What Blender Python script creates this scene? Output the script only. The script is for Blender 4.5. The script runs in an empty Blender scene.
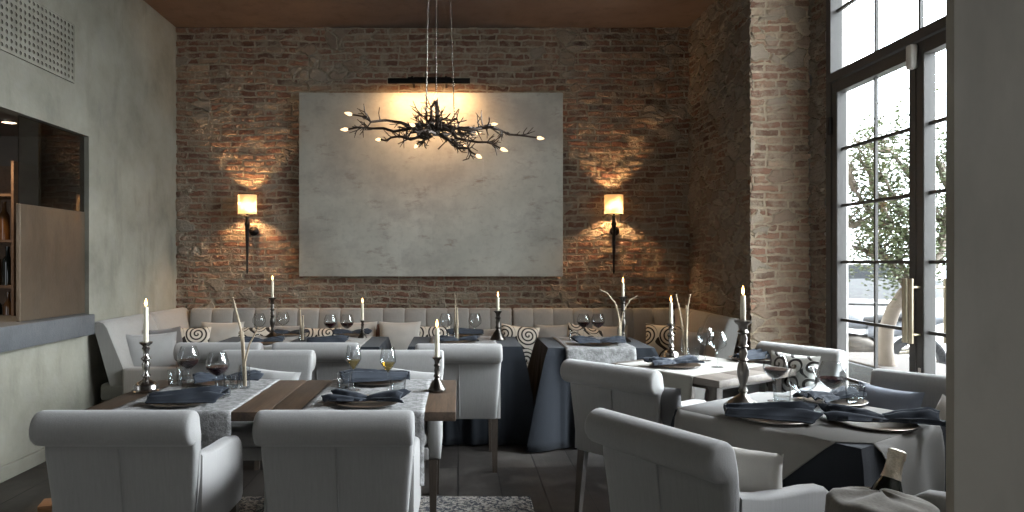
import bpy, bmesh, math, random
from math import sin, cos, pi, radians, sqrt, exp
from mathutils import Vector, Matrix, noise

random.seed(7)
S = bpy.context.scene
COL = S.collection
F, PX, PY, H = 683.0, 458.0, 262.0, 1.43      # focal length in px, vanishing point, eye height
TZ = 0.76                                     # table height

def at_z(px, py, z):
    d = (H - z) * F / (py - PY)
    return Vector(((px - PX) * d / F, d, z))
def at_d(px, py, d):
    return Vector(((px - PX) * d / F, d, H + (PY - py) * d / F))
def onT(px, py):
    return at_z(px, py, TZ)

# ------------------------------------------------------------------ objects
def tag(o, label=None, cat=None, group=None, kind=None):
    if label: o['label'] = label
    if cat: o['category'] = cat
    if group: o['group'] = group
    if kind: o['kind'] = kind
    return o
def thing(name, label, cat, loc=(0, 0, 0), rz=0.0, group=None, kind=None):
    o = bpy.data.objects.new(name, None); COL.objects.link(o)
    o.empty_display_size = 0.05
    o.location = loc; o.rotation_euler = (0, 0, rz)
    return tag(o, label, cat, group, kind)
def build(name, bm, mat, parent=None, smooth=True, ang=40, loc=None, rot=None):
    me = bpy.data.meshes.new(name)
    bmesh.ops.recalc_face_normals(bm, faces=bm.faces)
    bm.to_mesh(me); bm.free()
    if smooth:
        for p in me.polygons: p.use_smooth = True
        me.set_sharp_from_angle(angle=radians(ang))
    me.materials.append(mat)
    o = bpy.data.objects.new(name, me); COL.objects.link(o)
    if parent: o.parent = parent
    if loc is not None: o.location = loc
    if rot is not None: o.rotation_euler = rot
    return o
def struct(name, bm, mat, parent=None, smooth=False, **k):
    o = build(name, bm, mat, parent, smooth, **k)
    if not parent: o['kind'] = 'structure'
    return o
def kids(o):
    return [c for c in list(o.children)]
def dup(root, loc=None, rz=None, label=None, group=None, scale=None):
    r = root.copy(); COL.objects.link(r)
    if loc is not None: r.location = loc
    if rz is not None: r.rotation_euler = (0, 0, rz)
    if label: r['label'] = label
    if group: r['group'] = group
    if scale: r.scale = (scale,) * 3
    for c in kids(root):
        cc = c.copy(); COL.objects.link(cc); cc.parent = r
        for g in kids(c):
            gg = g.copy(); COL.objects.link(gg); gg.parent = cc
    return r
class Proto:
    """first call places the prototype itself, later calls copy it"""
    def __init__(s, root): s.root, s.used = root, False
    def put(s, loc, rz=0.0, label=None, group=None, scale=None):
        if not s.used:
            s.used = True; o = s.root
            o.location = loc; o.rotation_euler = (0, 0, rz)
            if label: o['label'] = label
            if group: o['group'] = group
            if scale: o.scale = (scale,) * 3
            return o
        return dup(s.root, loc, rz, label, group, scale)

# ------------------------------------------------------------------ mesh helpers
def NB(): return bmesh.new()
def box(bm, lo, hi, bev=0.0, seg=2, M=None):
    c = [(a + b) / 2 for a, b in zip(lo, hi)]; s = [abs(b - a) for a, b in zip(lo, hi)]
    m = Matrix.Translation(c) @ Matrix.Diagonal((*s, 1))
    if M is not None: m = M @ m
    r = bmesh.ops.create_cube(bm, size=1, matrix=m)
    if bev > 0:
        es = list({e for v in r['verts'] for e in v.link_edges})
        bmesh.ops.bevel(bm, geom=es, offset=bev, segments=seg, affect='EDGES', profile=0.5, clamp_overlap=True)
    return bm
def lathe(bm, prof, seg=24, c=(0, 0, 0), M=None, lob=None):
    rings = []
    for r, z in prof:
        if r < 1e-6:
            p = Vector((c[0], c[1], c[2] + z)); rings.append([bm.verts.new(M @ p if M else p)])
        else:
            ring = []
            for i in range(seg):
                a = 2 * pi * i / seg
                k = 1.0 if lob is None else lob(a, r, z)
                p = Vector((c[0] + r * k * cos(a), c[1] + r * k * sin(a), c[2] + z))
                ring.append(bm.verts.new(M @ p if M else p))
            rings.append(ring)
    for A, B in zip(rings, rings[1:]):
        for i in range(seg):
            j = (i + 1) % seg
            if len(A) == 1 and len(B) == 1: continue
            if len(A) == 1: bm.faces.new((A[0], B[i], B[j]))
            elif len(B) == 1: bm.faces.new((A[i], A[j], B[0]))
            else: bm.faces.new((A[i], A[j], B[j], B[i]))
    return bm
def loft(bm, rings, cap=True, closed=True):
    vs = [[bm.verts.new(p) for p in r] for r in rings]
    n = len(vs[0])
    for A, B in zip(vs, vs[1:]):
        for i in range(n if closed else n - 1):
            j = (i + 1) % n
            bm.faces.new((A[i], A[j], B[j], B[i]))
    if cap and closed:
        bm.faces.new(list(reversed(vs[0]))); bm.faces.new(vs[-1])
    return bm
def tube(bm, pts, rad, seg=8):
    pts = [Vector(p) for p in pts]
    n = len(pts)
    if not isinstance(rad, (list, tuple)): rad = [rad] * n
    up = Vector((0, 0, 1))
    t0 = (pts[1] - pts[0]).normalized()
    if abs(t0.dot(up)) > 0.95: up = Vector((1, 0, 0))
    nrm = (up - t0 * up.dot(t0)).normalized()
    rings = []
    for i, p in enumerate(pts):
        t = (pts[min(i + 1, n - 1)] - pts[max(i - 1, 0)]).normalized()
        nrm = (nrm - t * nrm.dot(t)).normalized()
        b = t.cross(nrm)
        rings.append([p + (nrm * cos(2 * pi * k / seg) + b * sin(2 * pi * k / seg)) * rad[i] for k in range(seg)])
    return loft(bm, rings)
def sheet(bm, nu, nv, fn):
    g = [[bm.verts.new(fn(i / nu, j / nv)) for j in range(nv + 1)] for i in range(nu + 1)]
    for i in range(nu):
        for j in range(nv):
            bm.faces.new((g[i][j], g[i + 1][j], g[i + 1][j + 1], g[i][j + 1]))
    return bm
def solid(o, t, off=-1):
    m = o.modifiers.new('thickness', 'SOLIDIFY'); m.thickness = t; m.offset = off
    return o
def prism(bm, poly, z0, z1):
    return loft(bm, [[Vector((x, y, z0)) for x, y in poly], [Vector((x, y, z1)) for x, y in poly]])
def smoothstep(a, b, x):
    t = max(0, min(1, (x - a) / (b - a))); return t * t * (3 - 2 * t)

# ------------------------------------------------------------------ materials
class NT:
    def __init__(s, name):
        s.m = bpy.data.materials.new(name); s.m.use_nodes = True
        s.t = s.m.node_tree; s.t.nodes.clear()
        s.out = s.n('ShaderNodeOutputMaterial')
    def n(s, typ, ins=None, **attrs):
        nd = s.t.nodes.new(typ)
        for k, v in attrs.items(): setattr(nd, k, v)
        for k, v in (ins or {}).items(): s.set(nd.inputs[k], v)
        return nd
    def set(s, sock, v):
        if isinstance(v, bpy.types.NodeSocket): s.t.links.new(v, sock)
        elif isinstance(v, bpy.types.Node): s.t.links.new(v.outputs[0], sock)
        else: sock.default_value = v
    def math(s, op, a, b=0.0, clamp=False):
        nd = s.n('ShaderNodeMath', operation=op, use_clamp=clamp)
        s.set(nd.inputs[0], a); s.set(nd.inputs[1], b); return nd.outputs[0]
    def vmath(s, op, a, b):
        nd = s.n('ShaderNodeVectorMath', operation=op)
        s.set(nd.inputs[0], a)
        if op == 'SCALE': s.set(nd.inputs['Scale'], b)
        else: s.set(nd.inputs[1], b)
        return nd.outputs[0]
    def mix(s, f, a, b, blend='MIX'):
        nd = s.n('ShaderNodeMix', data_type='RGBA', blend_type=blend)
        s.set(nd.inputs[0], f); s.set(nd.inputs[6], a); s.set(nd.inputs[7], b)
        return nd.outputs[2]
    def ramp(s, f, stops, interp='LINEAR'):
        nd = s.n('ShaderNodeValToRGB'); cr = nd.color_ramp; cr.interpolation = interp
        while len(cr.elements) < len(stops): cr.elements.new(0.5)
        for e, (p, c) in zip(cr.elements, stops):
            e.position = p; e.color = c if len(c) == 4 else (*c, 1)
        s.set(nd.inputs[0], f); return nd.outputs[0]
    def noise(s, vec, scale, detail=3, rough=0.55, col=False):
        nd = s.n('ShaderNodeTexNoise', {'Scale': scale, 'Detail': detail, 'Roughness': rough})
        if vec is not None: s.set(nd.inputs['Vector'], vec)
        return nd.outputs[1 if col else 0]
    def mapping(s, vec, scale=(1, 1, 1), loc=(0, 0, 0), rot=(0, 0, 0)):
        nd = s.n('ShaderNodeMapping', {'Scale': scale, 'Location': loc, 'Rotation': rot}); s.set(nd.inputs[0], vec)
        return nd.outputs[0]
    def bump(s, h, strength=0.4, dist=0.01):
        return s.n('ShaderNodeBump', {'Height': h, 'Strength': strength, 'Distance': dist}).outputs[0]
    def pbsdf(s, **k):
        nd = s.n('ShaderNodeBsdfPrincipled')
        for key, v in k.items(): s.set(nd.inputs[key.replace('_', ' ')], v)
        s.t.links.new(nd.outputs[0], s.out.inputs[0]); return nd
    def obj(s): return s.n('ShaderNodeTexCoord').outputs['Object']
    def uv(s): return s.n('ShaderNodeTexCoord').outputs['UV']
def rgb(c): return (*c, 1.0)

def m_plain(name, c, rough=0.5, metal=0.0, var=0.12, scale=20, bump=0.0, bs=60, spec=0.5):
    k = NT(name); o = k.obj()
    f = k.noise(o, scale, 4)
    col = k.mix(f, rgb([x * (1 - var) for x in c]), rgb([min(1, x * (1 + var)) for x in c]))
    p = k.pbsdf(Base_Color=col, Roughness=rough, Metallic=metal)
    p.inputs['Specular IOR Level'].default_value = spec
    if bump: k.set(p.inputs['Normal'], k.bump(k.noise(o, bs, 3), bump, 0.004))
    return k.m
def m_fabric(name, c, rib=True, var=0.22, weave=300, sheen=0.25):
    k = NT(name); o = k.obj()
    slub = k.noise(k.mapping(o, (120, 120, 5)), 1.0, 3)
    cloth = k.noise(o, 9, 4)
    fine = k.noise(o, weave, 2)
    f = k.math('ADD', k.math('MULTIPLY', slub, 0.5 if rib else 0.15), k.math('ADD', k.math('MULTIPLY', cloth, 0.3), k.math('MULTIPLY', fine, 0.25)))
    col = k.mix(f, rgb([x * (1 - var) for x in c]), rgb([min(1, x * (1 + var)) for x in c]))
    p = k.pbsdf(Base_Color=col, Roughness=0.9, Sheen_Weight=sheen, Sheen_Roughness=0.5)
    p.inputs['Specular IOR Level'].default_value = 0.2
    k.set(p.inputs['Normal'], k.bump(k.math('ADD', k.math('MULTIPLY', slub, 0.6), fine), 0.35, 0.002))
    return k.m
def m_runner(name, c):
    k = NT(name); o = k.obj()
    a = k.noise(o, 26, 5, 0.72); b = k.noise(o, 95, 3, 0.6)
    f = k.math('ADD', k.math('MULTIPLY', k.ramp(a, [(0.40, (0, 0, 0)), (0.60, (1, 1, 1))]), 0.65), k.math('MULTIPLY', b, 0.4))
    col = k.mix(f, rgb([x * 0.50 for x in c]), rgb([x * 1.35 for x in c]))
    p = k.pbsdf(Base_Color=col, Roughness=0.95)
    p.inputs['Specular IOR Level'].default_value = 0.15
    k.set(p.inputs['Normal'], k.bump(k.math('ADD', a, b), 0.7, 0.006)); return k.m
def m_brick(name, dark=1.0, stone_lo=0.55, stone_hi=0.62, pale=0.0, seed=0.0, disp=0.045):
    k = NT(name); uv = k.mapping(k.uv(), (1, 1, 1), (seed, seed * 0.7, 0))
    big = k.vmath('SCALE', k.vmath('SUBTRACT', k.noise(uv, 1.6, 2, col=True), (0.5, 0.5, 0.5)), 0.09)
    sm = k.vmath('SCALE', k.vmath('SUBTRACT', k.noise(uv, 12, 4, col=True), (0.5, 0.5, 0.5)), 0.042)
    v = k.vmath('ADD', k.vmath('ADD', uv, big), sm)
    b = k.n('ShaderNodeTexBrick', {'Vector': v, 'Color1': (0, 0, 0, 1), 'Color2': (1, 1, 1, 1), 'Mortar': (0.5, 0.5, 0.5, 1),
            'Scale': 1.0, 'Mortar Size': 0.0125, 'Mortar Smooth': 0.45, 'Bias': 0.0, 'Brick Width': 0.235, 'Row Height': 0.066},
            offset=0.5, squash=0.8, squash_frequency=3)
    D = dark
    bc = k.ramp(b.outputs[0], [(0.0, (0.12 * D, 0.060 * D, 0.040 * D)), (0.25, (0.235 * D, 0.105 * D, 0.068 * D)), (0.5, (0.31 * D, 0.155 * D, 0.10 * D)),
            (0.72, (0.36 * D, 0.215 * D, 0.14 * D)), (0.88, (0.30 * D, 0.20 * D, 0.14 * D)), (1.0, (0.50 * D, 0.38 * D, 0.27 * D))])
    n1 = k.noise(uv, 30, 5, 0.7)
    bc = k.mix(k.math('MULTIPLY', k.ramp(n1, [(0.35, (0, 0, 0)), (0.7, (1, 1, 1))]), 0.55), bc, rgb((0.20 * D, 0.12 * D, 0.08 * D)))
    mort = k.mix(k.noise(uv, 22, 4), rgb((0.30 * D, 0.245 * D, 0.175 * D)), rgb((0.56 * D, 0.49 * D, 0.375 * D)))
    mask = b.outputs[1]
    smear = k.ramp(k.noise(uv, 7.0, 5, 0.68), [(0.47, (0, 0, 0)), (0.62, (1, 1, 1))])
    mm = k.math('MAXIMUM', mask, k.math('MULTIPLY', smear, 0.75))
    col = k.mix(mm, bc, mort)
    # rubble stones in patches
    sm = k.vmath('ADD', sm, k.vmath('SCALE', k.vmath('SUBTRACT', k.noise(uv, 5, 3, col=True), (0.5, 0.5, 0.5)), 0.16))
    vo = k.n('ShaderNodeTexVoronoi', {'Vector': k.vmath('ADD', k.mapping(uv, (1, 1.45, 1)), sm), 'Scale': 5.6, 'Randomness': 0.9}, feature='F1')
    ve = k.n('ShaderNodeTexVoronoi', {'Vector': k.vmath('ADD', k.mapping(uv, (1, 1.45, 1)), sm), 'Scale': 5.6, 'Randomness': 0.9}, feature='DISTANCE_TO_EDGE')
    sep = k.n('ShaderNodeSeparateColor', {0: vo.outputs['Color']})
    sc = k.ramp(sep.outputs[0], [(0.0, (0.30 * D, 0.24 * D, 0.18 * D)), (0.35, (0.36 * D, 0.31 * D, 0.25 * D)), (0.6, (0.28 * D, 0.18 * D, 0.12 * D)), (1.0, (0.44 * D, 0.37 * D, 0.29 * D))])
    sc = k.mix(k.math('MULTIPLY', n1, 0.5), sc, rgb((0.22 * D, 0.19 * D, 0.15 * D)))
    edge = k.ramp(ve.outputs['Distance'], [(0.02, (1, 1, 1)), (0.085, (0, 0, 0))])
    sc = k.mix(edge, sc, mort)
    cellmask = k.n('ShaderNodeMapRange', {0: k.math('ADD', k.noise(uv, 0.9, 2), k.math('MULTIPLY', k.math('SUBTRACT', sep.outputs[1], 0.5), 0.30)), 1: stone_lo, 2: stone_hi}).outputs[0]
    col = k.mix(cellmask, col, sc)
    if pale: col = k.mix(pale, col, rgb((0.62, 0.49, 0.37)))
    h_b = k.math('SUBTRACT', 1.0, mm); h_s = k.math('SUBTRACT', 1.05, edge)
    hm = k.n('ShaderNodeMix', {0: cellmask, 2: h_b, 3: h_s}, data_type='FLOAT').outputs[0]
    rough_h = k.math('ADD', k.math('MULTIPLY', hm, 0.55), k.math('ADD', k.math('MULTIPLY', n1, 0.45), k.math('MULTIPLY', k.noise(uv, 4.5, 3), 0.8)))
    rough_h = k.math('ADD', rough_h, k.math('MULTIPLY', k.ramp(b.outputs[0], [(0, (0, 0, 0)), (1, (1, 1, 1))]), 0.25))
    k.pbsdf(Base_Color=col, Roughness=0.92)
    dn = k.n('ShaderNodeDisplacement', {'Height': rough_h, 'Midlevel': 1.0, 'Scale': disp})
    k.t.links.new(dn.outputs[0], k.out.inputs['Displacement'])
    k.m.displacement_method = 'BOTH'
    return k.m
def m_plaster(name, c1, c2, c3, sc=1.0, rough=0.75, bump=0.25, coords='obj'):
    k = NT(name); o = k.obj()
    a = k.noise(o, 1.3 * sc, 6, 0.62); b = k.noise(o, 5 * sc, 6, 0.7); d = k.noise(k.mapping(o, (2.2, 2.2, 0.7)), 2.2 * sc, 5, 0.6)
    col = k.mix(k.ramp(a, [(0.3, (0, 0, 0)), (0.7, (1, 1, 1))]), rgb(c1), rgb(c2))
    col = k.mix(k.math('MULTIPLY', k.ramp(b, [(0.5, (0, 0, 0)), (0.72, (1, 1, 1))]), 0.6), col, rgb(c3))
    col = k.mix(k.math('MULTIPLY', k.ramp(d, [(0.52, (0, 0, 0)), (0.75, (1, 1, 1))]), 0.5), col, rgb([x * 0.6 for x in c1]))
    p = k.pbsdf(Base_Color=col, Roughness=rough)
    p.inputs['Specular IOR Level'].default_value = 0.3
    k.set(p.inputs['Normal'], k.bump(k.math('ADD', b, k.noise(o, 40 * sc, 4)), bump, 0.006))
    return k.m
def m_wood(name, c1, c2, axis=0, scale=1.0, rough=0.6, plank=0.0):
    k = NT(name); o = k.obj()
    st = [14, 14, 14]; st[axis] = 1.1
    g = k.noise(k.mapping(o, tuple(x * scale for x in st)), 1.6, 6, 0.65)
    g2 = k.noise(k.mapping(o, tuple(x * scale * 4 for x in st)), 2.0, 4, 0.6)
    col = k.mix(k.ramp(g, [(0.28, (0, 0, 0)), (0.72, (1, 1, 1))]), rgb(c1), rgb(c2))
    col = k.mix(k.math('MULTIPLY', k.ramp(g2, [(0.45, (0, 0, 0)), (0.75, (1, 1, 1))]), 0.5), col, rgb([x * 0.45 for x in c1]))
    p = k.pbsdf(Base_Color=col, Roughness=rough)
    k.set(p.inputs['Normal'], k.bump(k.math('ADD', g, g2), 0.35, 0.004))
    return k.m
def m_glass(name, tint=(1, 1, 1), refl=1.0, ior=1.45, rough=0.0, edge=0.0):
    k = NT(name)
    bf = k.n('ShaderNodeNewGeometry').outputs['Backfacing']
    fr = k.n('ShaderNodeFresnel', {'IOR': k.math('SUBTRACT', ior, k.math('MULTIPLY', bf, ior - 1 / ior))})
    f = k.math('MULTIPLY', fr.outputs[0], refl, clamp=True)
    lw = k.n('ShaderNodeLayerWeight', {'Blend': 0.5})
    tc_ = k.mix(k.math('MULTIPLY', k.math('POWER', lw.outputs['Facing'], 4.0), edge), rgb(tint), rgb([x * 0.35 for x in tint]))
    t = k.n('ShaderNodeBsdfTransparent', {'Color': tc_})
    g = k.n('ShaderNodeBsdfGlossy', {'Roughness': rough})
    mx = k.n('ShaderNodeMixShader', {0: f, 1: t.outputs[0], 2: g.outputs[0]})
    k.t.links.new(mx.outputs[0], k.out.inputs[0]); return k.m
def m_emit(name, c, s):
    k = NT(name); e = k.n('ShaderNodeEmission', {'Color': rgb(c), 'Strength': s})
    k.t.links.new(e.outputs[0], k.out.inputs[0]); return k.m
def m_shade(name):
    k = NT(name)
    d = k.n('ShaderNodeBsdfDiffuse', {'Color': rgb((0.85, 0.76, 0.62))})
    t = k.n('ShaderNodeBsdfTranslucent', {'Color': rgb((0.96, 0.86, 0.70))})
    mx = k.n('ShaderNodeMixShader', {0: 0.6, 1: d.outputs[0], 2: t.outputs[0]})
    tr = k.n('ShaderNodeBsdfTransparent', {'Color': rgb((1.0, 0.9, 0.75))})
    m2 = k.n('ShaderNodeMixShader', {0: 0.035, 1: mx.outputs[0], 2: tr.outputs[0]})
    k.t.links.new(m2.outputs[0], k.out.inputs[0]); return k.m
def m_swirl(name, cream=(0.66, 0.62, 0.54), ink=(0.025, 0.022, 0.02), freq=6.0, arms=2.6):
    k = NT(name); o = k.obj()
    sp = k.n('ShaderNodeSeparateXYZ', {0: k.mapping(o, (freq, freq, freq), (0.17, 0, 0.32))})
    fx = k.math('SUBTRACT', k.math('FRACT', sp.outputs[0]), 0.5)
    fz = k.math('SUBTRACT', k.math('FRACT', sp.outputs[2]), 0.5)
    r = k.math('SQRT', k.math('ADD', k.math('MULTIPLY', fx, fx), k.math('MULTIPLY', fz, fz)))
    a = k.math('DIVIDE', k.math('ARCTAN2', fz, fx), 2 * pi)
    w = k.math('FRACT', k.math('ADD', k.math('MULTIPLY', r, 2 * arms), a))
    line = k.math('LESS_THAN', w, 0.40)
    inside = k.math('LESS_THAN', r, 0.47)
    curl = k.math('GREATER_THAN', k.math('SINE', k.math('MULTIPLY', k.math('ADD', sp.outputs[0], k.math('MULTIPLY', k.math('SINE', k.math('MULTIPLY', sp.outputs[2], 6.28)), 0.25)), 6.28)), 0.8)
    msk = k.math('ADD', k.math('MULTIPLY', line, inside), k.math('MULTIPLY', curl, k.math('SUBTRACT', 1.0, inside)), clamp=True)
    col = k.mix(msk, rgb(cream), rgb(ink))
    p = k.pbsdf(Base_Color=col, Roughness=0.9)
    k.set(p.inputs['Normal'], k.bump(k.noise(o, 220, 2), 0.25, 0.002))
    return k.m

M = {}
M['brick_back'] = m_brick('brick_back', 0.88, 0.60, 0.66, 0.0, 0.0)
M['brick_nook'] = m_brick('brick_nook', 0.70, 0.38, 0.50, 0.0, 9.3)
M['brick_pier_lit'] = m_brick('brick_pier_lit', 1.75, 0.60, 0.66, 0.14, 4.1)  # brick colour brightened and paled to stand in for window light
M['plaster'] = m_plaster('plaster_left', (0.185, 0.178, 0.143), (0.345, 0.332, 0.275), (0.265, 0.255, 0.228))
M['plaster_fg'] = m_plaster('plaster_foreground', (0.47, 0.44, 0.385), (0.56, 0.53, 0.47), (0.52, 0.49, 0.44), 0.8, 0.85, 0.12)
M['bar_panel'] = m_plaster('bar_panel', (0.20, 0.155, 0.115), (0.29, 0.23, 0.165), (0.23, 0.19, 0.15), 1.0, 0.5)
M['bar_dark'] = m_plain('bar_dark', (0.11, 0.095, 0.08), 0.4)
M['slate'] = m_plaster('counter_slate', (0.085, 0.09, 0.095), (0.14, 0.145, 0.15), (0.11, 0.115, 0.12), 3.0, 0.5, 0.3)
M['ceiling'] = m_plaster('ceiling_paint', (0.115, 0.082, 0.068), (0.165, 0.118, 0.095), (0.14, 0.105, 0.088), 1.5, 0.9)
M['canvas'] = m_plaster('canvas_plaster', (0.47, 0.45, 0.385), (0.60, 0.58, 0.51), (0.52, 0.49, 0.43), 0.9, 0.65, 0.15)
M['linen'] = m_fabric('linen_grey', (0.285, 0.28, 0.272))
M['linen_dark'] = m_fabric('linen_piping', (0.25, 0.245, 0.24))
M['bench'] = m_fabric('bench_linen', (0.31, 0.30, 0.28))
M['navy'] = m_fabric('navy_cloth', (0.020, 0.0235, 0.030), rib=False, var=0.3, sheen=0.08)
M['napkin'] = m_fabric('napkin_slate', (0.036, 0.043, 0.056), rib=False, var=0.35, sheen=0.1)
M['runner'] = m_fabric('runner_linen', (0.27, 0.267, 0.262), rib=False, var=0.7, weave=55)
M['runner'] = m_runner('runner_weave', (0.285, 0.283, 0.28))
M['runner_beige'] = m_fabric('runner_beige', (0.245, 0.23, 0.20), rib=False, var=0.2, weave=90)
M['topper'] = m_fabric('topper_linen', (0.215, 0.205, 0.19), rib=False, var=0.2)
M['cush_grey'] = m_fabric('cushion_grey', (0.32, 0.315, 0.305), rib=False)
M['cush_dark'] = m_fabric('cushion_dark', (0.12, 0.118, 0.12), rib=False)
M['cush_white'] = m_fabric('cushion_white', (0.54, 0.515, 0.47), rib=False)
M['cush_navy'] = m_fabric('cushion_navy', (0.055, 0.065, 0.085), rib=False, var=0.35)
M['cush_blue'] = m_fabric('cushion_blue', (0.17, 0.19, 0.235), rib=False)
M['cush_brown'] = m_fabric('cushion_brown', (0.10, 0.05, 0.035), rib=False)
M['swirl'] = m_swirl('swirl_print')
M['swirl_wide'] = m_swirl('swirl_print_wide', freq=4.2, arms=3.2)
M['zebra'] = m_swirl('zebra_print', (0.55, 0.54, 0.50), freq=9.0, arms=1.3)
M['rustic'] = m_wood('rustic_oak', (0.036, 0.023, 0.015), (0.100, 0.064, 0.040), 1, 1.0, 0.55)
M['rustic_pale'] = m_wood('weathered_oak', (0.085, 0.066, 0.052), (0.175, 0.148, 0.122), 1, 1.0, 0.55)
M['leg'] = m_wood('leg_wood', (0.045, 0.034, 0.026), (0.085, 0.064, 0.048), 2, 2.0, 0.5)
M['leg_light'] = m_wood('orange_wood', (0.36, 0.18, 0.085), (0.46, 0.25, 0.125), 0, 2.0, 0.5)
M['iron'] = m_plain('dark_iron', (0.018, 0.015, 0.013), 0.45, 0.8, 0.3)
M['bronze'] = m_plain('bronze_branch', (0.060, 0.044, 0.033), 0.4, 0.5, 0.3)
M['pewter'] = m_plain('pewter', (0.22, 0.20, 0.18), 0.28, 1.0, 0.3)
M['silver'] = m_plain('aged_silver', (0.36, 0.34, 0.32), 0.22, 1.0, 0.35)
M['dark_metal'] = m_plain('dark_pewter', (0.10, 0.09, 0.08), 0.3, 1.0, 0.3)
M['steel'] = m_plain('steel', (0.50, 0.46, 0.40), 0.25, 1.0)
M['copper'] = m_plain('charger_copper', (0.30, 0.22, 0.16), 0.3, 0.8)
M['wax'] = m_plain('candle_wax', (0.80, 0.74, 0.58), 0.45, 0, 0.05)
M['wick'] = m_plain('wick', (0.02, 0.018, 0.015), 0.9)
M['flame'] = m_emit('candle_flame', (1.0, 0.52, 0.16), 30)
M['bulb'] = m_emit('bulb_glow', (1.0, 0.70, 0.40), 3.2)
M['lampstrip'] = m_emit('lamp_strip', (1.0, 0.66, 0.34), 8)
M['shade'] = m_shade('lamp_shade_cloth')
M['glass'] = m_glass('table_glass', (0.965, 0.975, 0.98), 1.1, edge=0.75)
M['pane'] = m_glass('window_pane', (0.97, 0.985, 0.98), 0.8)
M['barpane'] = m_glass('bar_pane', (0.45, 0.43, 0.40), 1.6)
M['red_wine'] = m_plain('red_wine', (0.022, 0.004, 0.006), 0.06, 0, 0.05)
M['white_wine'] = m_glass('white_wine', (0.86, 0.73, 0.36), 1.0)
M['water'] = m_glass('water', (0.93, 0.95, 0.96), 1.0)
M['twig'] = m_plain('dry_twig', (0.42, 0.34, 0.24), 0.8, 0, 0.35, 40)
M['frame'] = m_plain('door_frame_paint', (0.060, 0.056, 0.052), 0.5)
M['jamb'] = m_plain('pale_jamb', (0.62, 0.60, 0.56), 0.8)
M['white_box'] = m_plain('white_plastic', (0.75, 0.73, 0.70), 0.4)
M['brass'] = m_plain('handle_brass', (0.40, 0.34, 0.24), 0.3, 1.0)
M['bottle'] = m_plain('bottle_glass', (0.010, 0.013, 0.010), 0.08)
M['foil'] = m_plain('bottle_foil', (0.66, 0.58, 0.48), 0.4, 0.6, 0.3, 60, 0.8, 160)
M['cooler_cloth'] = m_fabric('cooler_cloth', (0.235, 0.215, 0.185), rib=False, var=0.8, weave=110)
M['bark'] = m_plain('bark', (0.13, 0.105, 0.082), 0.9, 0, 0.35, 12, 0.8, 30)
M['leaf'] = m_plain('leaf', (0.085, 0.105, 0.045), 0.6, 0, 0.4, 2)
M['planter'] = m_plain('planter_stone', (0.026, 0.028, 0.029), 0.8)
M['soil'] = m_plain('soil', (0.045, 0.035, 0.028), 1.0)
M['pavement'] = m_plain('pavement', (0.30, 0.29, 0.28), 0.9)
M['carpaint'] = m_plain('car_paint', (0.24, 0.245, 0.25), 0.25, 0.4, 0.03)
M['tyre'] = m_plain('tyre', (0.025, 0.025, 0.027), 0.8)
M['dark_glass'] = m_plain('dark_glass', (0.03, 0.035, 0.04), 0.1)
M['bikegrey'] = m_plain('bike_grey', (0.16, 0.17, 0.19), 0.3)
M['bikeblue'] = m_plain('bike_blue', (0.04, 0.08, 0.20), 0.3)
M['amber'] = m_plain('amber_bottle', (0.10, 0.045, 0.015), 0.1)
M['shelf'] = m_wood('shelf_wood', (0.10, 0.06, 0.035), (0.18, 0.11, 0.065), 0, 1.5, 0.5)
# floor of wide dark planks
def m_floor():
    k = NT('floor_planks'); o = k.obj()
    wob = k.vmath('ADD', o, k.vmath('SCALE', k.vmath('SUBTRACT', k.noise(o, 3, 2, col=True), (0.5, 0.5, 0.5)), 0.012))
    b = k.n('ShaderNodeTexBrick', {'Vector': k.mapping(wob, (1, 1, 1), (0.04, 0, 0), (0, 0, pi / 2)), 'Color1': (0, 0, 0, 1), 'Color2': (1, 1, 1, 1), 'Mortar': (0, 0, 0, 1),
        'Scale': 1.0, 'Mortar Size': 0.006, 'Mortar Smooth': 0.2, 'Brick Width': 4.7, 'Row Height': 0.27}, offset=0.37)
    g = k.noise(k.mapping(o, (16, 1.2, 1)), 1.5, 6, 0.68)
    wear = k.noise(o, 2.3, 6, 0.65)
    col = k.ramp(b.outputs[0], [(0, (0.022, 0.018, 0.016)), (0.5, (0.040, 0.034, 0.030)), (1, (0.068, 0.058, 0.05))])
    col = k.mix(k.math('MULTIPLY', g, 0.8), col, rgb((0.016, 0.013, 0.012)))
    col = k.mix(k.math('MULTIPLY', k.ramp(wear, [(0.48, (0, 0, 0)), (0.68, (1, 1, 1))]), 0.6), col, rgb((0.125, 0.113, 0.102)))
    col = k.mix(b.outputs[1], col, rgb((0.008, 0.007, 0.006)))
    p = k.pbsdf(Base_Color=col, Roughness=k.ramp(wear, [(0.3, (0.42,) * 3), (0.7, (0.65,) * 3)]))
    h = k.math('ADD', k.math('MULTIPLY', b.outputs[1], -1.5), g)
    k.set(p.inputs['Normal'], k.bump(h, 0.4, 0.004)); return k.m
M['floor'] = m_floor()
def m_rug():
    k = NT('rug_pattern'); o = k.obj()
    v = k.n('ShaderNodeTexVoronoi', {'Vector': o, 'Scale': 34}, feature='F1')
    n = k.noise(o, 48, 3, 0.7)
    col = k.mix(k.ramp(n, [(0.46, (0, 0, 0)), (0.54, (1, 1, 1))]), rgb((0.045, 0.05, 0.065)), rgb((0.40, 0.37, 0.33)))
    col = k.mix(k.ramp(v.outputs['Distance'], [(0.2, (1, 1, 1)), (0.34, (0, 0, 0))]), col, rgb((0.15, 0.13, 0.12)))
    k.pbsdf(Base_Color=col, Roughness=0.95); return k.m
M['rug'] = m_rug()
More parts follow.
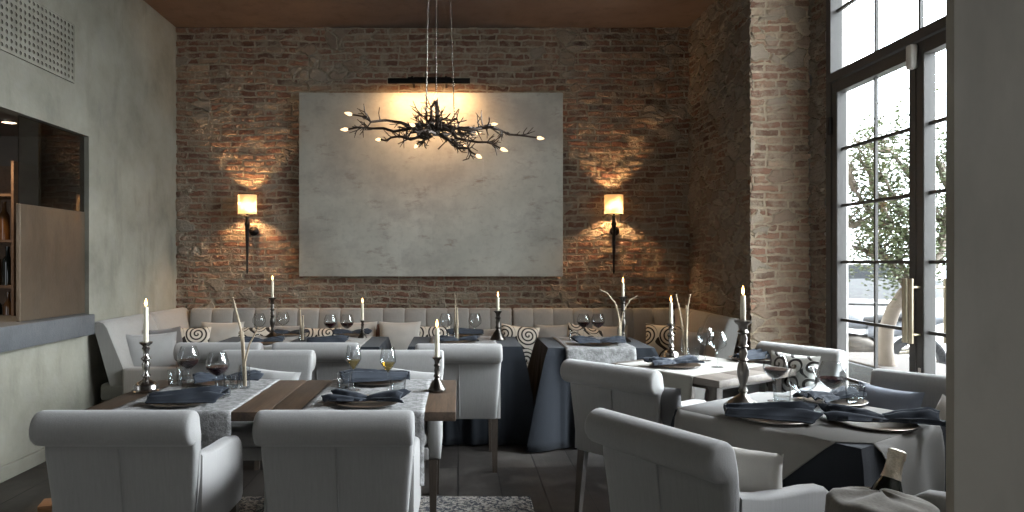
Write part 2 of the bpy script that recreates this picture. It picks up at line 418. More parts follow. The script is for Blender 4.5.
# canvas with reddish abrasions
def canvas_marks():
    k = NT('canvas_marks'); o = k.obj()
    a = k.noise(o, 1.1, 5, 0.6); b = k.noise(k.mapping(o, (1.0, 1, 2.4)), 3.2, 6, 0.72); c = k.noise(o, 14, 5, 0.7)
    col = k.mix(k.ramp(a, [(0.3, (0, 0, 0)), (0.7, (1, 1, 1))]), rgb((0.42, 0.405, 0.345)), rgb((0.64, 0.62, 0.545)))
    col = k.mix(k.math('MULTIPLY', k.ramp(b, [(0.56, (0, 0, 0)), (0.70, (1, 1, 1))]), 0.75), col, rgb((0.27, 0.19, 0.15)))
    col = k.mix(k.math('MULTIPLY', k.ramp(c, [(0.5, (0, 0, 0)), (0.7, (1, 1, 1))]), 0.4), col, rgb((0.34, 0.325, 0.285)))
    e = k.noise(k.mapping(o, (0.7, 1, 1.0), (3.1, 0, 1.7)), 1.5, 6, 0.66)
    col = k.mix(k.math('MULTIPLY', k.ramp(e, [(0.50, (0, 0, 0)), (0.64, (1, 1, 1))]), 0.6), col, rgb((0.33, 0.30, 0.27)))
    st = k.noise(k.mapping(o, (9, 1, 0.8), (0, 0, 0), (0, 0.5, 0)), 2.0, 4, 0.6)
    col = k.mix(k.math('MULTIPLY', k.ramp(st, [(0.62, (0, 0, 0)), (0.72, (1, 1, 1))]), 0.3), col, rgb((0.66, 0.65, 0.60)))
    p = k.pbsdf(Base_Color=col, Roughness=0.7)
    k.set(p.inputs['Normal'], k.bump(k.math('ADD', c, b), 0.2, 0.004)); return k.m
M['canvas'] = canvas_marks()

# ------------------------------------------------------------------ the room
XL, XW, DB, ZC = -2.97, 2.95, 7.20, 3.90
XN, DN = 2.44, 5.67            # nook side wall and pier face
YR = -2.6                      # rear wall
def wall_grid(name, p0, udir, L, z0, z1, mat, step):
    """grid wall with uv in metres; normal side is u x z"""
    bm = NB(); uvl = bm.loops.layers.uv.new('UVMap')
    nu, nv = max(1, int(L / step)), max(1, int((z1 - z0) / step))
    p0, udir = Vector(p0), Vector(udir)
    g = [[bm.verts.new(p0 + udir * (L * i / nu) + Vector((0, 0, z0 + (z1 - z0) * j / nv))) for j in range(nv + 1)] for i in range(nu + 1)]
    for i in range(nu):
        for j in range(nv):
            f = bm.faces.new((g[i][j], g[i + 1][j], g[i + 1][j + 1], g[i][j + 1]))
            for lp, (a, b) in zip(f.loops, ((i, j), (i + 1, j), (i + 1, j + 1), (i, j + 1))):
                lp[uvl].uv = (L * a / nu, z0 + (z1 - z0) * b / nv)
    me = bpy.data.meshes.new(name); bm.to_mesh(me); bm.free()
    for p in me.polygons: p.use_smooth = True
    me.materials.append(mat)
    o = bpy.data.objects.new(name, me); COL.objects.link(o); o['kind'] = 'structure'
    return o
bm = NB(); box(bm, (XL - 1.6, YR - 0.2, -0.12), (XW + 0.32, DB + 0.3, 0)); struct('floor', bm, M['floor'])
bm = NB(); box(bm, (XL - 1.6, YR - 0.2, ZC), (XW + 0.3, DB + 0.3, ZC + 0.15)); struct('ceiling', bm, M['ceiling'])
wall_grid('wall_back', (XL, DB, 0), (1, 0, 0), XN - XL + 0.02, 0.0, ZC, M['brick_back'], 0.0115)
wall_grid('wall_nook', (XN, DB + 0.03, 0), (0, -1, 0), DB - DN + 0.03, 0.0, ZC, M['brick_nook'], 0.0125)
wall_grid('wall_pier', (XN - 0.014, DN, 0), (1, 0, 0), XW - 0.016 - XN, 0.0, ZC, M['brick_pier_lit'], 0.0115)
wall_grid('wall_reveal', (XW - 0.03, DN, 0), (0, -1, 0), DN - 5.40, 0.0, ZC, M['brick_nook'], 0.0125)
bm = NB(); box(bm, (XN + 0.06, DN + 0.31, 0), (XW + 0.32, DB + 0.3, ZC)); box(bm, (XN + 0.06, DN + 0.06, 0), (XW + 0.05, DN + 0.31, ZC)); box(bm, (XL - 0.3, DB + 0.06, 0), (XN + 0.06, DB + 0.3, ZC)); struct('wall_outer', bm, M['jamb'])

# left wall with the bar hatch
OY1, OZ0, OZ1, OY0 = 5.497, 0.88, 2.44, 1.6
bm = NB()
box(bm, (XL - 0.10, OY1, 0), (XL, DB + 0.05, ZC))
box(bm, (XL - 0.10, YR, 0), (XL, OY0, ZC))
box(bm, (XL - 0.10, OY0, 0), (XL, OY1, OZ0))
box(bm, (XL - 0.10, OY0, OZ1), (XL, OY1, ZC))
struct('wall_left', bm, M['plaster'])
bm = NB(); box(bm, (XL, YR, 0), (XL + 0.018, 5.44, 0.10), 0.006, 2); struct('baseboard_left', bm, M['plaster'])
# niche of the bar behind the hatch
bm = NB(); box(bm, (XL - 1.5, 5.50, 0), (XL - 0.10, 5.62, OZ1 + 0.1))
box(bm, (XL - 1.5, OY0 - 0.2, 0), (XL - 1.38, 5.5, OZ1 + 0.1)); struct('wall_bar', bm, M['bar_dark'])
bm = NB(); box(bm, (XL - 1.4, OY0 - 0.1, OZ1), (XL - 0.10, 5.5, OZ1 + 0.08)); struct('ceiling_bar', bm, M['bar_dark'])
# bronze panel in the hatch with dark glass above it
bm = NB(); box(bm, (XL - 0.060, 4.68, 1.021), (XL - 0.030, 5.494, 1.83), 0.003, 1)
tag(build('bronze_screen', bm, M['bar_panel'], smooth=False), 'bronze brown metal screen standing on the bar counter under dark glass', 'screen')
bm = NB(); box(bm, (XL - 0.045, 4.68, 1.832), (XL - 0.037, 5.494, OZ1 - 0.005))
struct('window_2', bm, M['barpane'])
for n_ in M['bar_panel'].node_tree.nodes:
    if n_.type == 'BSDF_PRINCIPLED': n_.inputs['Metallic'].default_value = 0.75; n_.inputs['Roughness'].default_value = 0.30
# counter
t = thing('bar_counter', 'thick dark slate bar counter slab in the left wall hatch', 'counter', (0, 0, 0))
bm = NB(); box(bm, (XL - 0.62, OY0 + 0.02, OZ0 - 0.02), (XL + 0.10, 5.40, 1.02), 0.006, 2); build('counter_top', bm, M['slate'], t)
# downlight in the bar ceiling
t = thing('downlight', 'small recessed round downlight in the bar hatch ceiling', 'ceiling light', at_z(9, 122, OZ1 - 0.001))
bm = NB(); lathe(bm, [(0.062, 0), (0.062, -0.006), (0.05, -0.008), (0.048, 0)], 24); build('ring', bm, M['steel'], t)
bm = NB(); lathe(bm, [(0, -0.004), (0.047, -0.004), (0.047, 0), (0, 0)], 24); build('lens', bm, m_emit('downlight_glow', (1, 0.75, 0.5), 6), t)
lamp_specs = [(XL - 0.45, 4.95), (XL - 0.40, 3.9)]
# back bar shelves with bottles
t = thing('bottle_shelf', 'dark wooden back bar shelf unit seen at left edge of hatch', 'shelf', (-3.95, 5.495, 0), -pi / 2)
bm = NB(); box(bm, (0, -0.02, 0), (0.30, 0.0, 2.2)); box(bm, (0, 0.55, 0), (0.30, 0.57, 2.2)); build('side_panel', bm, M['shelf'], t, False)
bm = NB(); box(bm, (0, 0, 0), (0.015, 0.55, 2.2)); build('back_panel', bm, M['shelf'], t, False)
for z in (0.9, 1.25, 1.6, 1.95):
    bm = NB(); box(bm, (0.015, 0, z - 0.02), (0.30, 0.55, z)); build('shelf_board', bm, M['shelf'], t, False)
def bottle_bm(bm, r=0.037, h=0.30, c=(0, 0, 0)):
    return lathe(bm, [(0, 0), (r, 0), (r, h * 0.58), (r * 0.9, h * 0.66), (r * 0.42, h * 0.76), (r * 0.36, h * 0.97), (r * 0.42, h * 0.975), (r * 0.42, h), (0, h)], 16, c)
for z, y, mm, lab in ((1.25, 0.355, 'amber', 'amber spirit bottle on the middle back bar shelf'), (1.25, 0.445, 'bottle', 'dark bottle on the middle back bar shelf'),
                      (0.9, 0.36, 'bottle', 'dark bottle on the lower back bar shelf'), (0.9, 0.45, 'amber', 'amber bottle on the lower back bar shelf'),
                      (1.6, 0.42, 'amber', 'amber bottle on the upper back bar shelf')):
    bm = NB(); bottle_bm(bm); tag(build('spirit_bottle', bm, M[mm], None, loc=(-3.95 + y, 5.495 - 0.18, z)), lab, 'bottle')
# vent grille
vz0, vz1, vy0, vy1 = 2.82, 3.255, 3.55, 5.26
t = thing('vent_grille', 'pale metal vent grille with rows of punched holes high on left wall', 'vent', (XL, vy0, vz0))
bm = NB(); box(bm, (0.0, 0, 0), (0.004, vy1 - vy0, vz1 - vz0)); build('backing', bm, M['bar_dark'], t, False)
bm = NB()
W, Hh, nr, nc = vy1 - vy0, vz1 - vz0, 9, 36
cw, ch = W / nc, Hh / nr
for i in range(nc):
    for j in range(nr):
        y0, z0 = i * cw, j * ch
        cx_, cz_ = y0 + cw / 2, z0 + ch / 2
        ri = 0.30 * min(cw, ch)
        outer = [(y0 + cw, cz_), (y0 + cw, z0 + ch), (cx_, z0 + ch), (y0, z0 + ch), (y0, cz_), (y0, z0), (cx_, z0), (y0 + cw, z0)]
        inner = [(cx_ + ri * cos(a * pi / 4), cz_ + ri * sin(a * pi / 4)) for a in range(8)]
        ov = [bm.verts.new((0.012, a, b)) for a, b in outer]; iv = [bm.verts.new((0.012, a, b)) for a, b in inner]
        iw = [bm.verts.new((0.004, a, b)) for a, b in inner]
        for q in range(8):
            r = (q + 1) % 8
            bm.faces.new((ov[q], ov[r], iv[r], iv[q])); bm.faces.new((iv[q], iv[r], iw[r], iw[q]))
box(bm, (0.0, -0.012, -0.012), (0.014, 0.0, Hh + 0.012)); box(bm, (0.0, W, -0.012), (0.014, W + 0.012, Hh + 0.012))
box(bm, (0.0, 0, -0.012), (0.014, W, 0)); box(bm, (0.0, 0, Hh), (0.014, W, Hh + 0.012))
bmesh.ops.remove_doubles(bm, verts=bm.verts, dist=0.0004)
build('punched_plate', bm, M['plaster'], t, False)

# right wall with the french doors, an unseen high opening added for light, and a side window behind the camera
WY0, WY1 = 3.42, 5.37
bm = NB()
N0, N1, NZ0, NZ1 = 2.15, 3.30, 2.15, 3.6
box(bm, (XW, N1, 0), (XW + 0.3, WY0, ZC)); box(bm, (XW, 1.75, 0), (XW + 0.3, N0, ZC)); box(bm, (XW, N0, NZ1), (XW + 0.3, N1, ZC)); box(bm, (XW, N0, 0), (XW + 0.3, N1, NZ0))
box(bm, (XW, WY0, 3.80), (XW + 0.3, WY1 + 0.3, ZC))
RW = (-2.3, -1.2, 0.9, 2.4)     # side window behind the camera
box(bm, (XW, YR, 0), (XW + 0.3, RW[0], ZC)); box(bm, (XW, RW[1], 0), (XW + 0.3, 2.0, ZC))
box(bm, (XW, RW[0], 0), (XW + 0.3, RW[1], RW[2])); box(bm, (XW, RW[0], RW[3]), (XW + 0.3, RW[1], ZC))
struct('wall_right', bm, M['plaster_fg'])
bm = NB(); prism(bm, [(XW + 0.055, WY1 + 0.002), (XW + 0.12, WY1 + 0.002), (XW + 0.32, DN + 0.3), (XW + 0.055, DN + 0.3)], 0, 3.8); struct('trim_1', bm, M['jamb'])
BW = (0.6, 2.2, 1.2, 2.2)  # rear opening out of view, added to brighten chair backs and foreground wall
bm = NB()
box(bm, (XL - 0.1, YR - 0.15, 0), (BW[0], YR, ZC)); box(bm, (BW[1], YR - 0.15, 0), (XW, YR, ZC))
box(bm, (BW[0], YR - 0.15, 0), (BW[1], YR, BW[2])); box(bm, (BW[0], YR - 0.15, BW[3]), (BW[1], YR, ZC))
struct('wall_rear', bm, M['plaster'])
# foreground plaster pier at the right edge
bm = NB()
prism(bm, [(1.1845, 1.63), (1.1845, 1.658), (1.32, 1.75), (XW, 1.75), (XW, 1.63)], 0, ZC)
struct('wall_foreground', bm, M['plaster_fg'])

# ------------------------------------------------------------------ french doors (window_1 = fixed light above, door_1 = two leaves)
x0, x1 = XW - 0.03, XW + 0.05
w1 = thing('window_1', None, None, (0, 0, 0)); w1['kind'] = 'structure'
bm = NB()
box(bm, (x0 - 0.01, WY1 - 0.035, 0), (x1, WY1 + 0.03, 3.8)); box(bm, (x0 - 0.01, WY0, 0), (x1, WY0 + 0.04, 3.8))
box(bm, (x0 - 0.01, WY0, 3.75), (x1, WY1, 3.8)); box(bm, (x0 - 0.02, WY0, 2.83), (x1, WY1, 2.90), 0.008, 2)
build('window_frame', bm, M['frame'], w1, False)
bm = NB()
for y in (4.84, 4.375, 3.90): box(bm, (XW + 0.004, y - 0.010, 2.9), (XW + 0.026, y + 0.010, 3.75))
box(bm, (XW + 0.003, WY0, 3.38), (XW + 0.027, WY1 - 0.03, 3.40)); build('muntin', bm, M['frame'], w1, False)
bm = NB(); box(bm, (XW + 0.012, WY0 + 0.03, 2.9), (XW + 0.018, WY1 - 0.03, 3.75)); build('pane', bm, M['pane'], w1, False)
d1 = thing('door_1', None, None, (0, 0, 0)); d1['kind'] = 'structure'
def leaf(ya, yb, mid):
    bm = NB()
    box(bm, (x0, ya, 0.02), (x1, ya + 0.068, 2.825), 0.006, 2); box(bm, (x0, yb - 0.068, 0.02), (x1, yb, 2.825), 0.006, 2)
    box(bm, (x0 + 0.002, ya + 0.07, 2.74), (x1, yb - 0.07, 2.823)); box(bm, (x0 + 0.002, ya + 0.07, 0.02), (x1, yb - 0.07, 0.16))
    for z in (2.30, 1.865, 1.43, 0.985, 0.54): box(bm, (XW + 0.004, ya + 0.07, z - 0.011), (XW + 0.026, yb - 0.07, z + 0.011))
    box(bm, (XW + 0.005, mid - 0.009, 0.1), (XW + 0.025, mid + 0.009, 2.75))
    l = build('door_leaf', bm, M['frame'], d1, False)
    bm = NB(); box(bm, (XW + 0.012, ya + 0.06, 0.12), (XW + 0.018, yb - 0.06, 2.76)); build('pane', bm, M['pane'], l, False)
    return l
l1 = leaf(4.357, WY1 - 0.036, 4.845); l2 = leaf(WY0 + 0.042, 4.353, 3.90)
def handle(y, x, par, side):
    bm = NB(); tube(bm, [(x, y, 0.915), (x, y, 1.325)], 0.016, 12)
    for z in (0.97, 1.27): tube(bm, [(x, y, z), (x - side * 0.085, y, z)], 0.008, 8)
    build('handle', bm, M['brass'], par)
handle(4.372, XW - 0.09, l1, -1); handle(4.315, XW - 0.09, l2, -1); handle(4.315, XW + 0.135, l2, 1)
bm = NB(); box(bm, (x0 - 0.006, 4.305, 0.66), (x0, 4.33, 0.76), 0.003, 1); build('lock_plate', bm, M['white_box'], l2)
bm = NB(); box(bm, (x0 - 0.03, WY1 - 0.05, 2.42), (x0, WY1 - 0.02, 2.56), 0.006, 2); build('hinge', bm, M['iron'], l1)
bm = NB(); box(bm, (x0 - 0.05, 4.33, 2.66), (x0 - 0.001, 4.385, 2.815), 0.012, 3)
tag(build('door_sensor', bm, M['white_box']), 'small white sensor box at the top of the glazed doors meeting stile', 'sensor')

w3 = thing('added_light_window', None, None, (0, 0, 0)); w3['kind'] = 'structure'  # unseen high window, added to light the near right table top
bm = NB()
for y in (N0, N1 - 0.06): box(bm, (x0, y, NZ0), (x1, y + 0.06, NZ1))
for z in (NZ0, NZ1 - 0.06): box(bm, (x0 + 0.002, N0 + 0.05, z), (x1 - 0.002, N1 - 0.05, z + 0.06))
build('window_frame', bm, M['frame'], w3, False)
bm = NB(); box(bm, (XW + 0.005, (N0 + N1) / 2 - 0.01, NZ0 + 0.05), (XW + 0.025, (N0 + N1) / 2 + 0.01, NZ1 - 0.05))
build('muntin', bm, M['frame'], w3, False)
# ------------------------------------------------------------------ canvas, picture light, sconces
def P(px, py, d): return at_d(px, py, d)
a, b = P(299, 92.5, 7.1), P(563, 276.5, 7.1)
t = thing('plaster_canvas', 'large pale grey weathered plaster panel hung on the brick back wall', 'picture', ((a.x + b.x) / 2, 7.1, (a.z + b.z) / 2))
w2, h2 = (b.x - a.x) / 2, (a.z - b.z) / 2
bm = NB(); box(bm, (-w2, 0, -h2), (w2, 0.05, h2), 0.006, 2); build('panel', bm, M['canvas'], t)
bm = NB(); box(bm, (-w2 + 0.15, 0.05, -h2 + 0.15), (w2 - 0.15, 0.095, h2 - 0.15)); build('back_frame', bm, M['leg'], t, False)
c = P(429, 81.5, 6.86)
t = thing('picture_light', 'long dark metal picture lamp bar above the plaster panel', 'lamp', c)
hw = 41 * 6.86 / F
bm = NB(); box(bm, (-hw, -0.03, -0.012), (hw, 0.03, 0.028), 0.006, 2); box(bm, (-hw, -0.03, -0.028), (hw, -0.024, -0.010)); build('lamp_bar', bm, M['iron'], t)
bm = NB(); box(bm, (-hw + 0.02, -0.005, -0.015), (hw - 0.02, 0.022, -0.0125)); build('lamp_strip', bm, M['lampstrip'], t, False)
bm = NB(); tube(bm, [(-0.22, 0.1, 0.055), (0.22, 0.1, 0.055)], 0.018, 10); box(bm, (-0.18, 0.02, 0.02), (-0.16, 0.33, 0.06)); box(bm, (0.16, 0.02, 0.02), (0.18, 0.33, 0.06))
build('bracket', bm, M['iron'], t)
def lamp(name, typ, loc, energy, color, size=None, rot=None, **k):
    l = bpy.data.lights.new(name, typ); l.energy = energy; l.color = color
    if typ == 'AREA':
        l.shape = 'RECTANGLE'; l.size, l.size_y = size
    elif size is not None: l.shadow_soft_size = size
    o = bpy.data.objects.new(name, l); COL.objects.link(o); o.location = loc
    if rot: o.rotation_euler = rot
    for a_, v in k.items(): setattr(l, a_, v)
    return o
WARM = (1.0, 0.54, 0.23)
lamp('picture_lamp_light', 'AREA', c + Vector((0, 0.012, -0.030)), 19, (1.0, 0.58, 0.27), (hw * 1.9, 0.02), (radians(20), 0, 0))

def make_sconce():
    t = thing('wall_sconce', None, 'wall lamp')
    r, h = 0.10, 0.205
    bm = NB()
    ring = [(r * 0.95 * cos(2 * pi * i / 32), 0.06 + 0.085 * sin(2 * pi * i / 32)) for i in range(33)]
    g = [[bm.verts.new((x, y - 0.12, z)) for x, y in ring] for z in (-h / 2, h / 2)]
    for i in range(len(ring) - 1): bm.faces.new((g[0][i], g[0][i + 1], g[1][i + 1], g[1][i]))
    sh = build('lamp_shade', bm, M['shade'], t); solid(sh, 0.002, 0)
    for z in (-h / 2, h / 2):
        bm = NB(); tube(bm, [(x, y - 0.12, z) for x, y in ring], 0.004, 6); build('shade_rim', bm, M['iron'], sh)
    bm = NB(); lathe(bm, [(0, -0.035), (0.014, -0.03), (0.022, 0), (0.014, 0.03), (0, 0.045)], 14, (0, -0.06, -0.025)); build('bulb', bm, m_emit('sconce_bulb', (1, 0.60, 0.28), 2300), t)
    bm = NB()
    lathe(bm, [(0, -0.72), (0.006, -0.71), (0.012, -0.69), (0.008, -0.66), (0.013, -0.5), (0.019, -0.30), (0.022, -0.22), (0.027, -0.21), (0.027, -0.195), (0.02, -0.18), (0.016, -0.15), (0.018, -0.13), (0.02, -0.12), (0.012, -0.115), (0.008, -0.03), (0, -0.03)], 14, (0, -0.06, 0))
    build('stem', bm, M['iron'], t)
    bm = NB()
    Mx = Matrix.Translation((0.035, 0.05, -0.27)) @ Matrix.Rotation(pi / 2, 4, 'X')
    lathe(bm, [(0, -0.02), (0.05, -0.02), (0.05, 0.0), (0.038, 0.012), (0.02, 0.03), (0, 0.034)], 20, M=Mx)
    tube(bm, [(0.035, 0.04, -0.27), (0.02, -0.03, -0.265), (0, -0.06, -0.26)], 0.009, 8)
    build('wall_mount', bm, M['iron'], t)
    return t
sc = Proto(make_sconce())
for px, lab in ((249, 'shaded iron wall sconce on the brick left of the plaster panel'), (612.5, 'shaded iron wall sconce on the brick right of the plaster panel')):
    p = P(px, 205, 7.115)
    sc.put(p, 0, lab, 'wall sconces beside the plaster panel')
    for dz_, e_ in ((-0.068, 30),): lamp('sconce_light', 'POINT', p + Vector((0, -0.06, dz_)), e_, WARM, 0.008)

for lx_, ly_ in lamp_specs:
    l_ = lamp('bar_downlight', 'SPOT', (lx_, ly_, OZ1 - 0.02), 55, (1.0, 0.72, 0.45), 0.04); l_.data.spot_size = radians(110); l_.data.spot_blend = 0.6
# ------------------------------------------------------------------ chandelier
CD = 4.5
cc = P(437, 128, CD)
t = thing('branch_chandelier', 'dark branch shaped chandelier with small glowing bulbs hanging from ceiling', 'chandelier', cc)
bulbs = [(351.6, 114.5), (347.6, 129.4), (380.4, 139.4), (417, 145), (414, 125.5), (425, 113.5), (435, 99.6), (476, 132.8), (491.6, 124.5), (537.4, 137.7), (501, 148.7), (477, 155.3), (463, 146)]
rnd = random.Random(3)
def wob(p0, p1, n, amp):
    pts = []
    for i in range(n + 1):
        u = i / n; e = sin(pi * u)
        pts.append(p0.lerp(p1, u) + Vector((rnd.uniform(-1, 1), rnd.uniform(-1, 1), rnd.uniform(-1, 1))) * amp * e)
    return pts
def twigs(bm, pts, r, k, ln):
    for _ in range(k):
        i = rnd.randrange(1, len(pts) - 1)
        base = pts[i].lerp(pts[i + 1] if i + 1 < len(pts) - 1 else pts[i - 1], rnd.random()); dirn = (pts[i + 1] - pts[i - 1]).normalized()
        side = Vector((rnd.uniform(-1, 1), rnd.uniform(-1, 1), rnd.uniform(-0.9, 1))).normalized()
        dd = (dirn * 0.7 + side).normalized(); L = ln * rnd.uniform(0.5, 1.1)
        q = base + dd * L * 0.5 + Vector((rnd.uniform(-1, 1), rnd.uniform(-1, 1), rnd.uniform(-1, 1))) * 0.01
        e = base + dd * L + Vector((0, 0, rnd.uniform(-.02, .03)))
        tube(bm, [base, q, e], [r, r * 0.8, r * 0.45], 5)
        f = q + (e - q).length * (dd + Vector((rnd.uniform(-1, 1), rnd.uniform(-1, 1), rnd.uniform(-1, 1)))).normalized()
        tube(bm, [q, (q + f) / 2, f], [r * 0.7, r * 0.6, r * 0.4], 5)
ends = []
for i, (px, py) in enumerate(bulbs):
    far = abs(px - 437)
    dd = CD + (rnd.uniform(-0.12, 0.12) if far > 60 else rnd.choice((-1, 1)) * rnd.uniform(0.1, 0.32))
    ends.append(P(px, py, dd) - cc)
for i, e in enumerate(ends):
    s0 = Vector((0.06 * (1 if e.x > 0 else -1) * rnd.random(), e.y * 0.12, rnd.uniform(-0.05, 0.05)))
    bm = NB()
    pts = wob(s0, e, 7, 0.022 + 0.012 * (abs(e.x) > 0.4))
    tube(bm, pts, [0.013 - 0.0075 * q / 7 for q in range(8)], 6)
    twigs(bm, pts, 0.0048, 6 + int(e.length * 12), 0.10)
    build('branch', bm, M['bronze'], t)
    bm = NB(); d_ = (e - s0).normalized(); Mx = Matrix.Translation(e + d_ * 0.012) @ d_.to_track_quat('Z', 'Y').to_matrix().to_4x4()
    lathe(bm, [(0, -0.016), (0.008, -0.014), (0.012, -0.002), (0.0125, 0.008), (0.007, 0.024), (0.003, 0.034), (0, 0.038)], 10, M=Mx)
    build('bulb', bm, M['bulb'], t)
for k_ in range(11):
    an = rnd.uniform(0, 2 * pi); L = rnd.uniform(0.14, 0.34)
    e = Vector((cos(an) * L * 1.1, sin(an) * L * 0.9, rnd.uniform(-0.14, 0.12)))
    bm = NB(); pts = wob(Vector((0, 0, rnd.uniform(-.04, .04))), e, 5, 0.03)
    tube(bm, pts, [0.011 - 0.0075 * q / 5 for q in range(6)], 6); twigs(bm, pts, 0.0045, 5, 0.10)
    build('branch', bm, M['bronze'], t)
bm = NB(); tube(bm, [(0, 0, -0.05), (0.003, 0, 0.1), (-0.006, 0, 0.22)], [0.022, 0.014, 0.008], 8); build('stem', bm, M['bronze'], t)
for (bx, bz, tx, by) in ((-0.075, 0.02, -0.05, 0.08), (-0.07, 0.05, -0.045, -0.08), (-0.006, 0.2, 0.0, 0), (0.115, 0.05, 0.065, 0.05)):
    bm = NB(); tube(bm, [(bx, by, bz), (tx, by * 0.5, ZC - 0.03 - cc.z)], 0.0032, 6); build('cable', bm, M['steel'], t)
bm = NB(); lathe(bm, [(0, ZC - cc.z - 0.05), (0.10, ZC - cc.z - 0.04), (0.12, ZC - cc.z), (0, ZC - cc.z)], 24); build('ceiling_canopy', bm, M['bronze'], t)

# ------------------------------------------------------------------ armchair
def make_armchair():
    t = thing('armchair', None, 'armchair')
    # backrest with the backward scroll: closed profile in (y, z), lofted over x
    cy, cz, r = -0.335, 0.815, 0.066
    prof = [(-0.20, 0.40), (-0.215, 0.55), (-0.24, 0.68), (-0.262, 0.78)]
    for i in range(0, 15):
        a = radians(30 + i * 17.5)
        prof.append((cy + r * cos(a), cz + r * sin(a)))
    prof += [(-0.318, 0.742), (-0.315, 0.70), (-0.30, 0.55), (-0.285, 0.37), (-0.28, 0.36), (-0.21, 0.36)]
    cyy = sum(p[0] for p in prof) / len(prof)
    def hwid(z, i): return 0.262 + 0.022 * smoothstep(0.40, 0.74, z) + (0.008 if z > 0.745 else 0)
    rings = []
    ts = [(-1, .016), (-.985, .006), (-.955, .0015), (-.9, 0)] + [(-.9 + 1.8 * q / 10, 0) for q in range(1, 10)] + [(.9, 0), (.955, .0015), (.985, .006), (1, .016)]
    n = len(prof)
    nm = []
    for i in range(n):
        (ay, az), (by, bz) = prof[i - 1], prof[(i + 1) % n]
        dy, dz = by - ay, bz - az; L = sqrt(dy * dy + dz * dz) or 1
        nm.append((dz / L, -dy / L))
    for u, ins in ts:
        rings.append([Vector((hwid(z, i) * u, y - nm[i][0] * ins * 1.0, z - nm[i][1] * ins)) for i, (y, z) in enumerate(prof)])
    bm = NB(); loft(bm, rings); build('backrest', bm, M['linen'], t, ang=55)
    bm = NB(); tube(bm, [(0.0, -0.3195, 0.735), (0.001, -0.317, 0.70), (0.003, -0.3015, 0.55), (0.006, -0.287, 0.38)], 0.0035, 6); build('back_seam', bm, M['linen_dark'], t)
    bm = NB(); box(bm, (-0.222, -0.22, 0.36), (0.222, 0.265, 0.43), 0.012, 3); build('seat_rail', bm, M['linen'], t)
    bm = NB(); box(bm, (-0.214, -0.20, 0.432), (0.214, 0.275, 0.515), 0.032, 5); build('seat', bm, M['linen'], t)
    ap = [(-0.265, 0.36), (0.235, 0.36), (0.255, 0.38), (0.262, 0.48), (0.258, 0.57), (0.238, 0.625), (0.20, 0.652), (0.12, 0.662), (0.0, 0.666), (-0.13, 0.676), (-0.20, 0.69), (-0.25, 0.70)]
    for s in (-1, 1):
        bm = NB(); rings = []
        for x, ins in ((0.216, .012), (0.222, .004), (0.232, 0), (0.268, 0), (0.280, .005), (0.286, .014)):
            cyy, czz = 0.0, 0.5
            rings.append([Vector((s * x, y - ins * (1 if y > 0 else -.3), z - (ins if z > .5 else 0))) for y, z in ap])
        loft(bm, rings); build('arm', bm, M['linen'], t, ang=60)
        for y0, lean in ((0.225, 0.0), (-0.235, -0.05)):
            bm = NB(); loft(bm, [[Vector((s * 0.245 + dx * w, y0 + ln + dy * w, z)) for dx, dy in ((-1, -1), (1, -1), (1, 1), (-1, 1))] for z, w, ln in ((0.0, 0.016, lean), (0.362, 0.023, 0))])
            build('leg', bm, M['leg'], t, False)
    return t
chair = Proto(make_armchair())
def face(dx, dy): return math.atan2(dy, dx) - pi / 2       # local +y points along (dx, dy)
def put_chair(roll_xy, fdir, label, group):
    fx, fy = Vector(fdir).normalized()
    return chair.put((roll_xy[0] + fx * 0.335, roll_xy[1] + fy * 0.335, 0), face(fx, fy), label, group)
G1 = 'grey scroll back armchairs'
put_chair((-1.265, 2.53), (0.0, 1), 'grey linen scroll back armchair at far left front, back to the camera', G1)
put_chair((-0.455, 2.53), (0.0, 1), 'grey linen scroll back armchair front centre left, back to the camera', G1)
put_chair((-1.19, 4.27), (0.0, -1), 'grey armchair facing camera behind the left half of the rustic table', G1)
put_chair((-0.38, 4.27), (0.0, -1), 'grey armchair facing camera behind the right half of the rustic table', G1)
put_chair((-1.63, 4.66), (0, 1), 'grey armchair at the left half of the back left navy table', G1)
put_chair((-0.97, 4.66), (0, 1), 'grey armchair at the right half of the back left navy table', G1)
put_chair((0.005, 4.60), (0, 1), 'grey armchair in front of the middle navy clothed table with legs showing', G1)
put_chair((0.815, 3.68), (0.73, 0.68), 'grey armchair at left end of the weathered wood table, grey cushion inside', G1)
put_chair((0.668, 2.335), (0.868, 0.496), 'grey armchair in right foreground turned towards the table by the glazed doors', G1)
put_chair((2.255, 4.51), (-0.86, -0.51), 'grey armchair with zebra cushion beside the glazed doors', G1)
put_chair((2.09, 2.0), (-0.52, 0.85), 'grey armchair half hidden by the foreground wall, only one arm showing', G1)

# ------------------------------------------------------------------ loveseat behind the near right table
t = thing('loveseat', 'plain grey upholstered loveseat with straight back in front of the glazed doors', 'sofa', (2.31, 3.08, 0), face(-0.80, -0.60))
bm = NB()
pr = [(-0.06, 0.40), (-0.07, 0.6), (-0.085, 0.83), (-0.10, 0.872), (-0.135, 0.885), (-0.17, 0.872), (-0.185, 0.83), (-0.19, 0.6), (-0.19, 0.30), (-0.06, 0.30)]
loft(bm, [[Vector((x, y + (ins if y < -0.12 else -ins), z - (ins if z > .5 else 0))) for y, z in pr] for x, ins in ((-0.46, .02), (-0.452, .006), (-0.43, 0), (0.43, 0), (0.452, .006), (0.46, .02))])
build('backrest', bm, M['linen'], t, ang=60)
bm = NB(); box(bm, (-0.455, -0.06, 0.16), (0.455, 0.38, 0.36), 0.012, 3); build('base', bm, M['linen'], t)
bm = NB(); box(bm, (-0.45, -0.05, 0.362), (0.45, 0.40, 0.46), 0.03, 4); build('seat', bm, M['linen'], t)
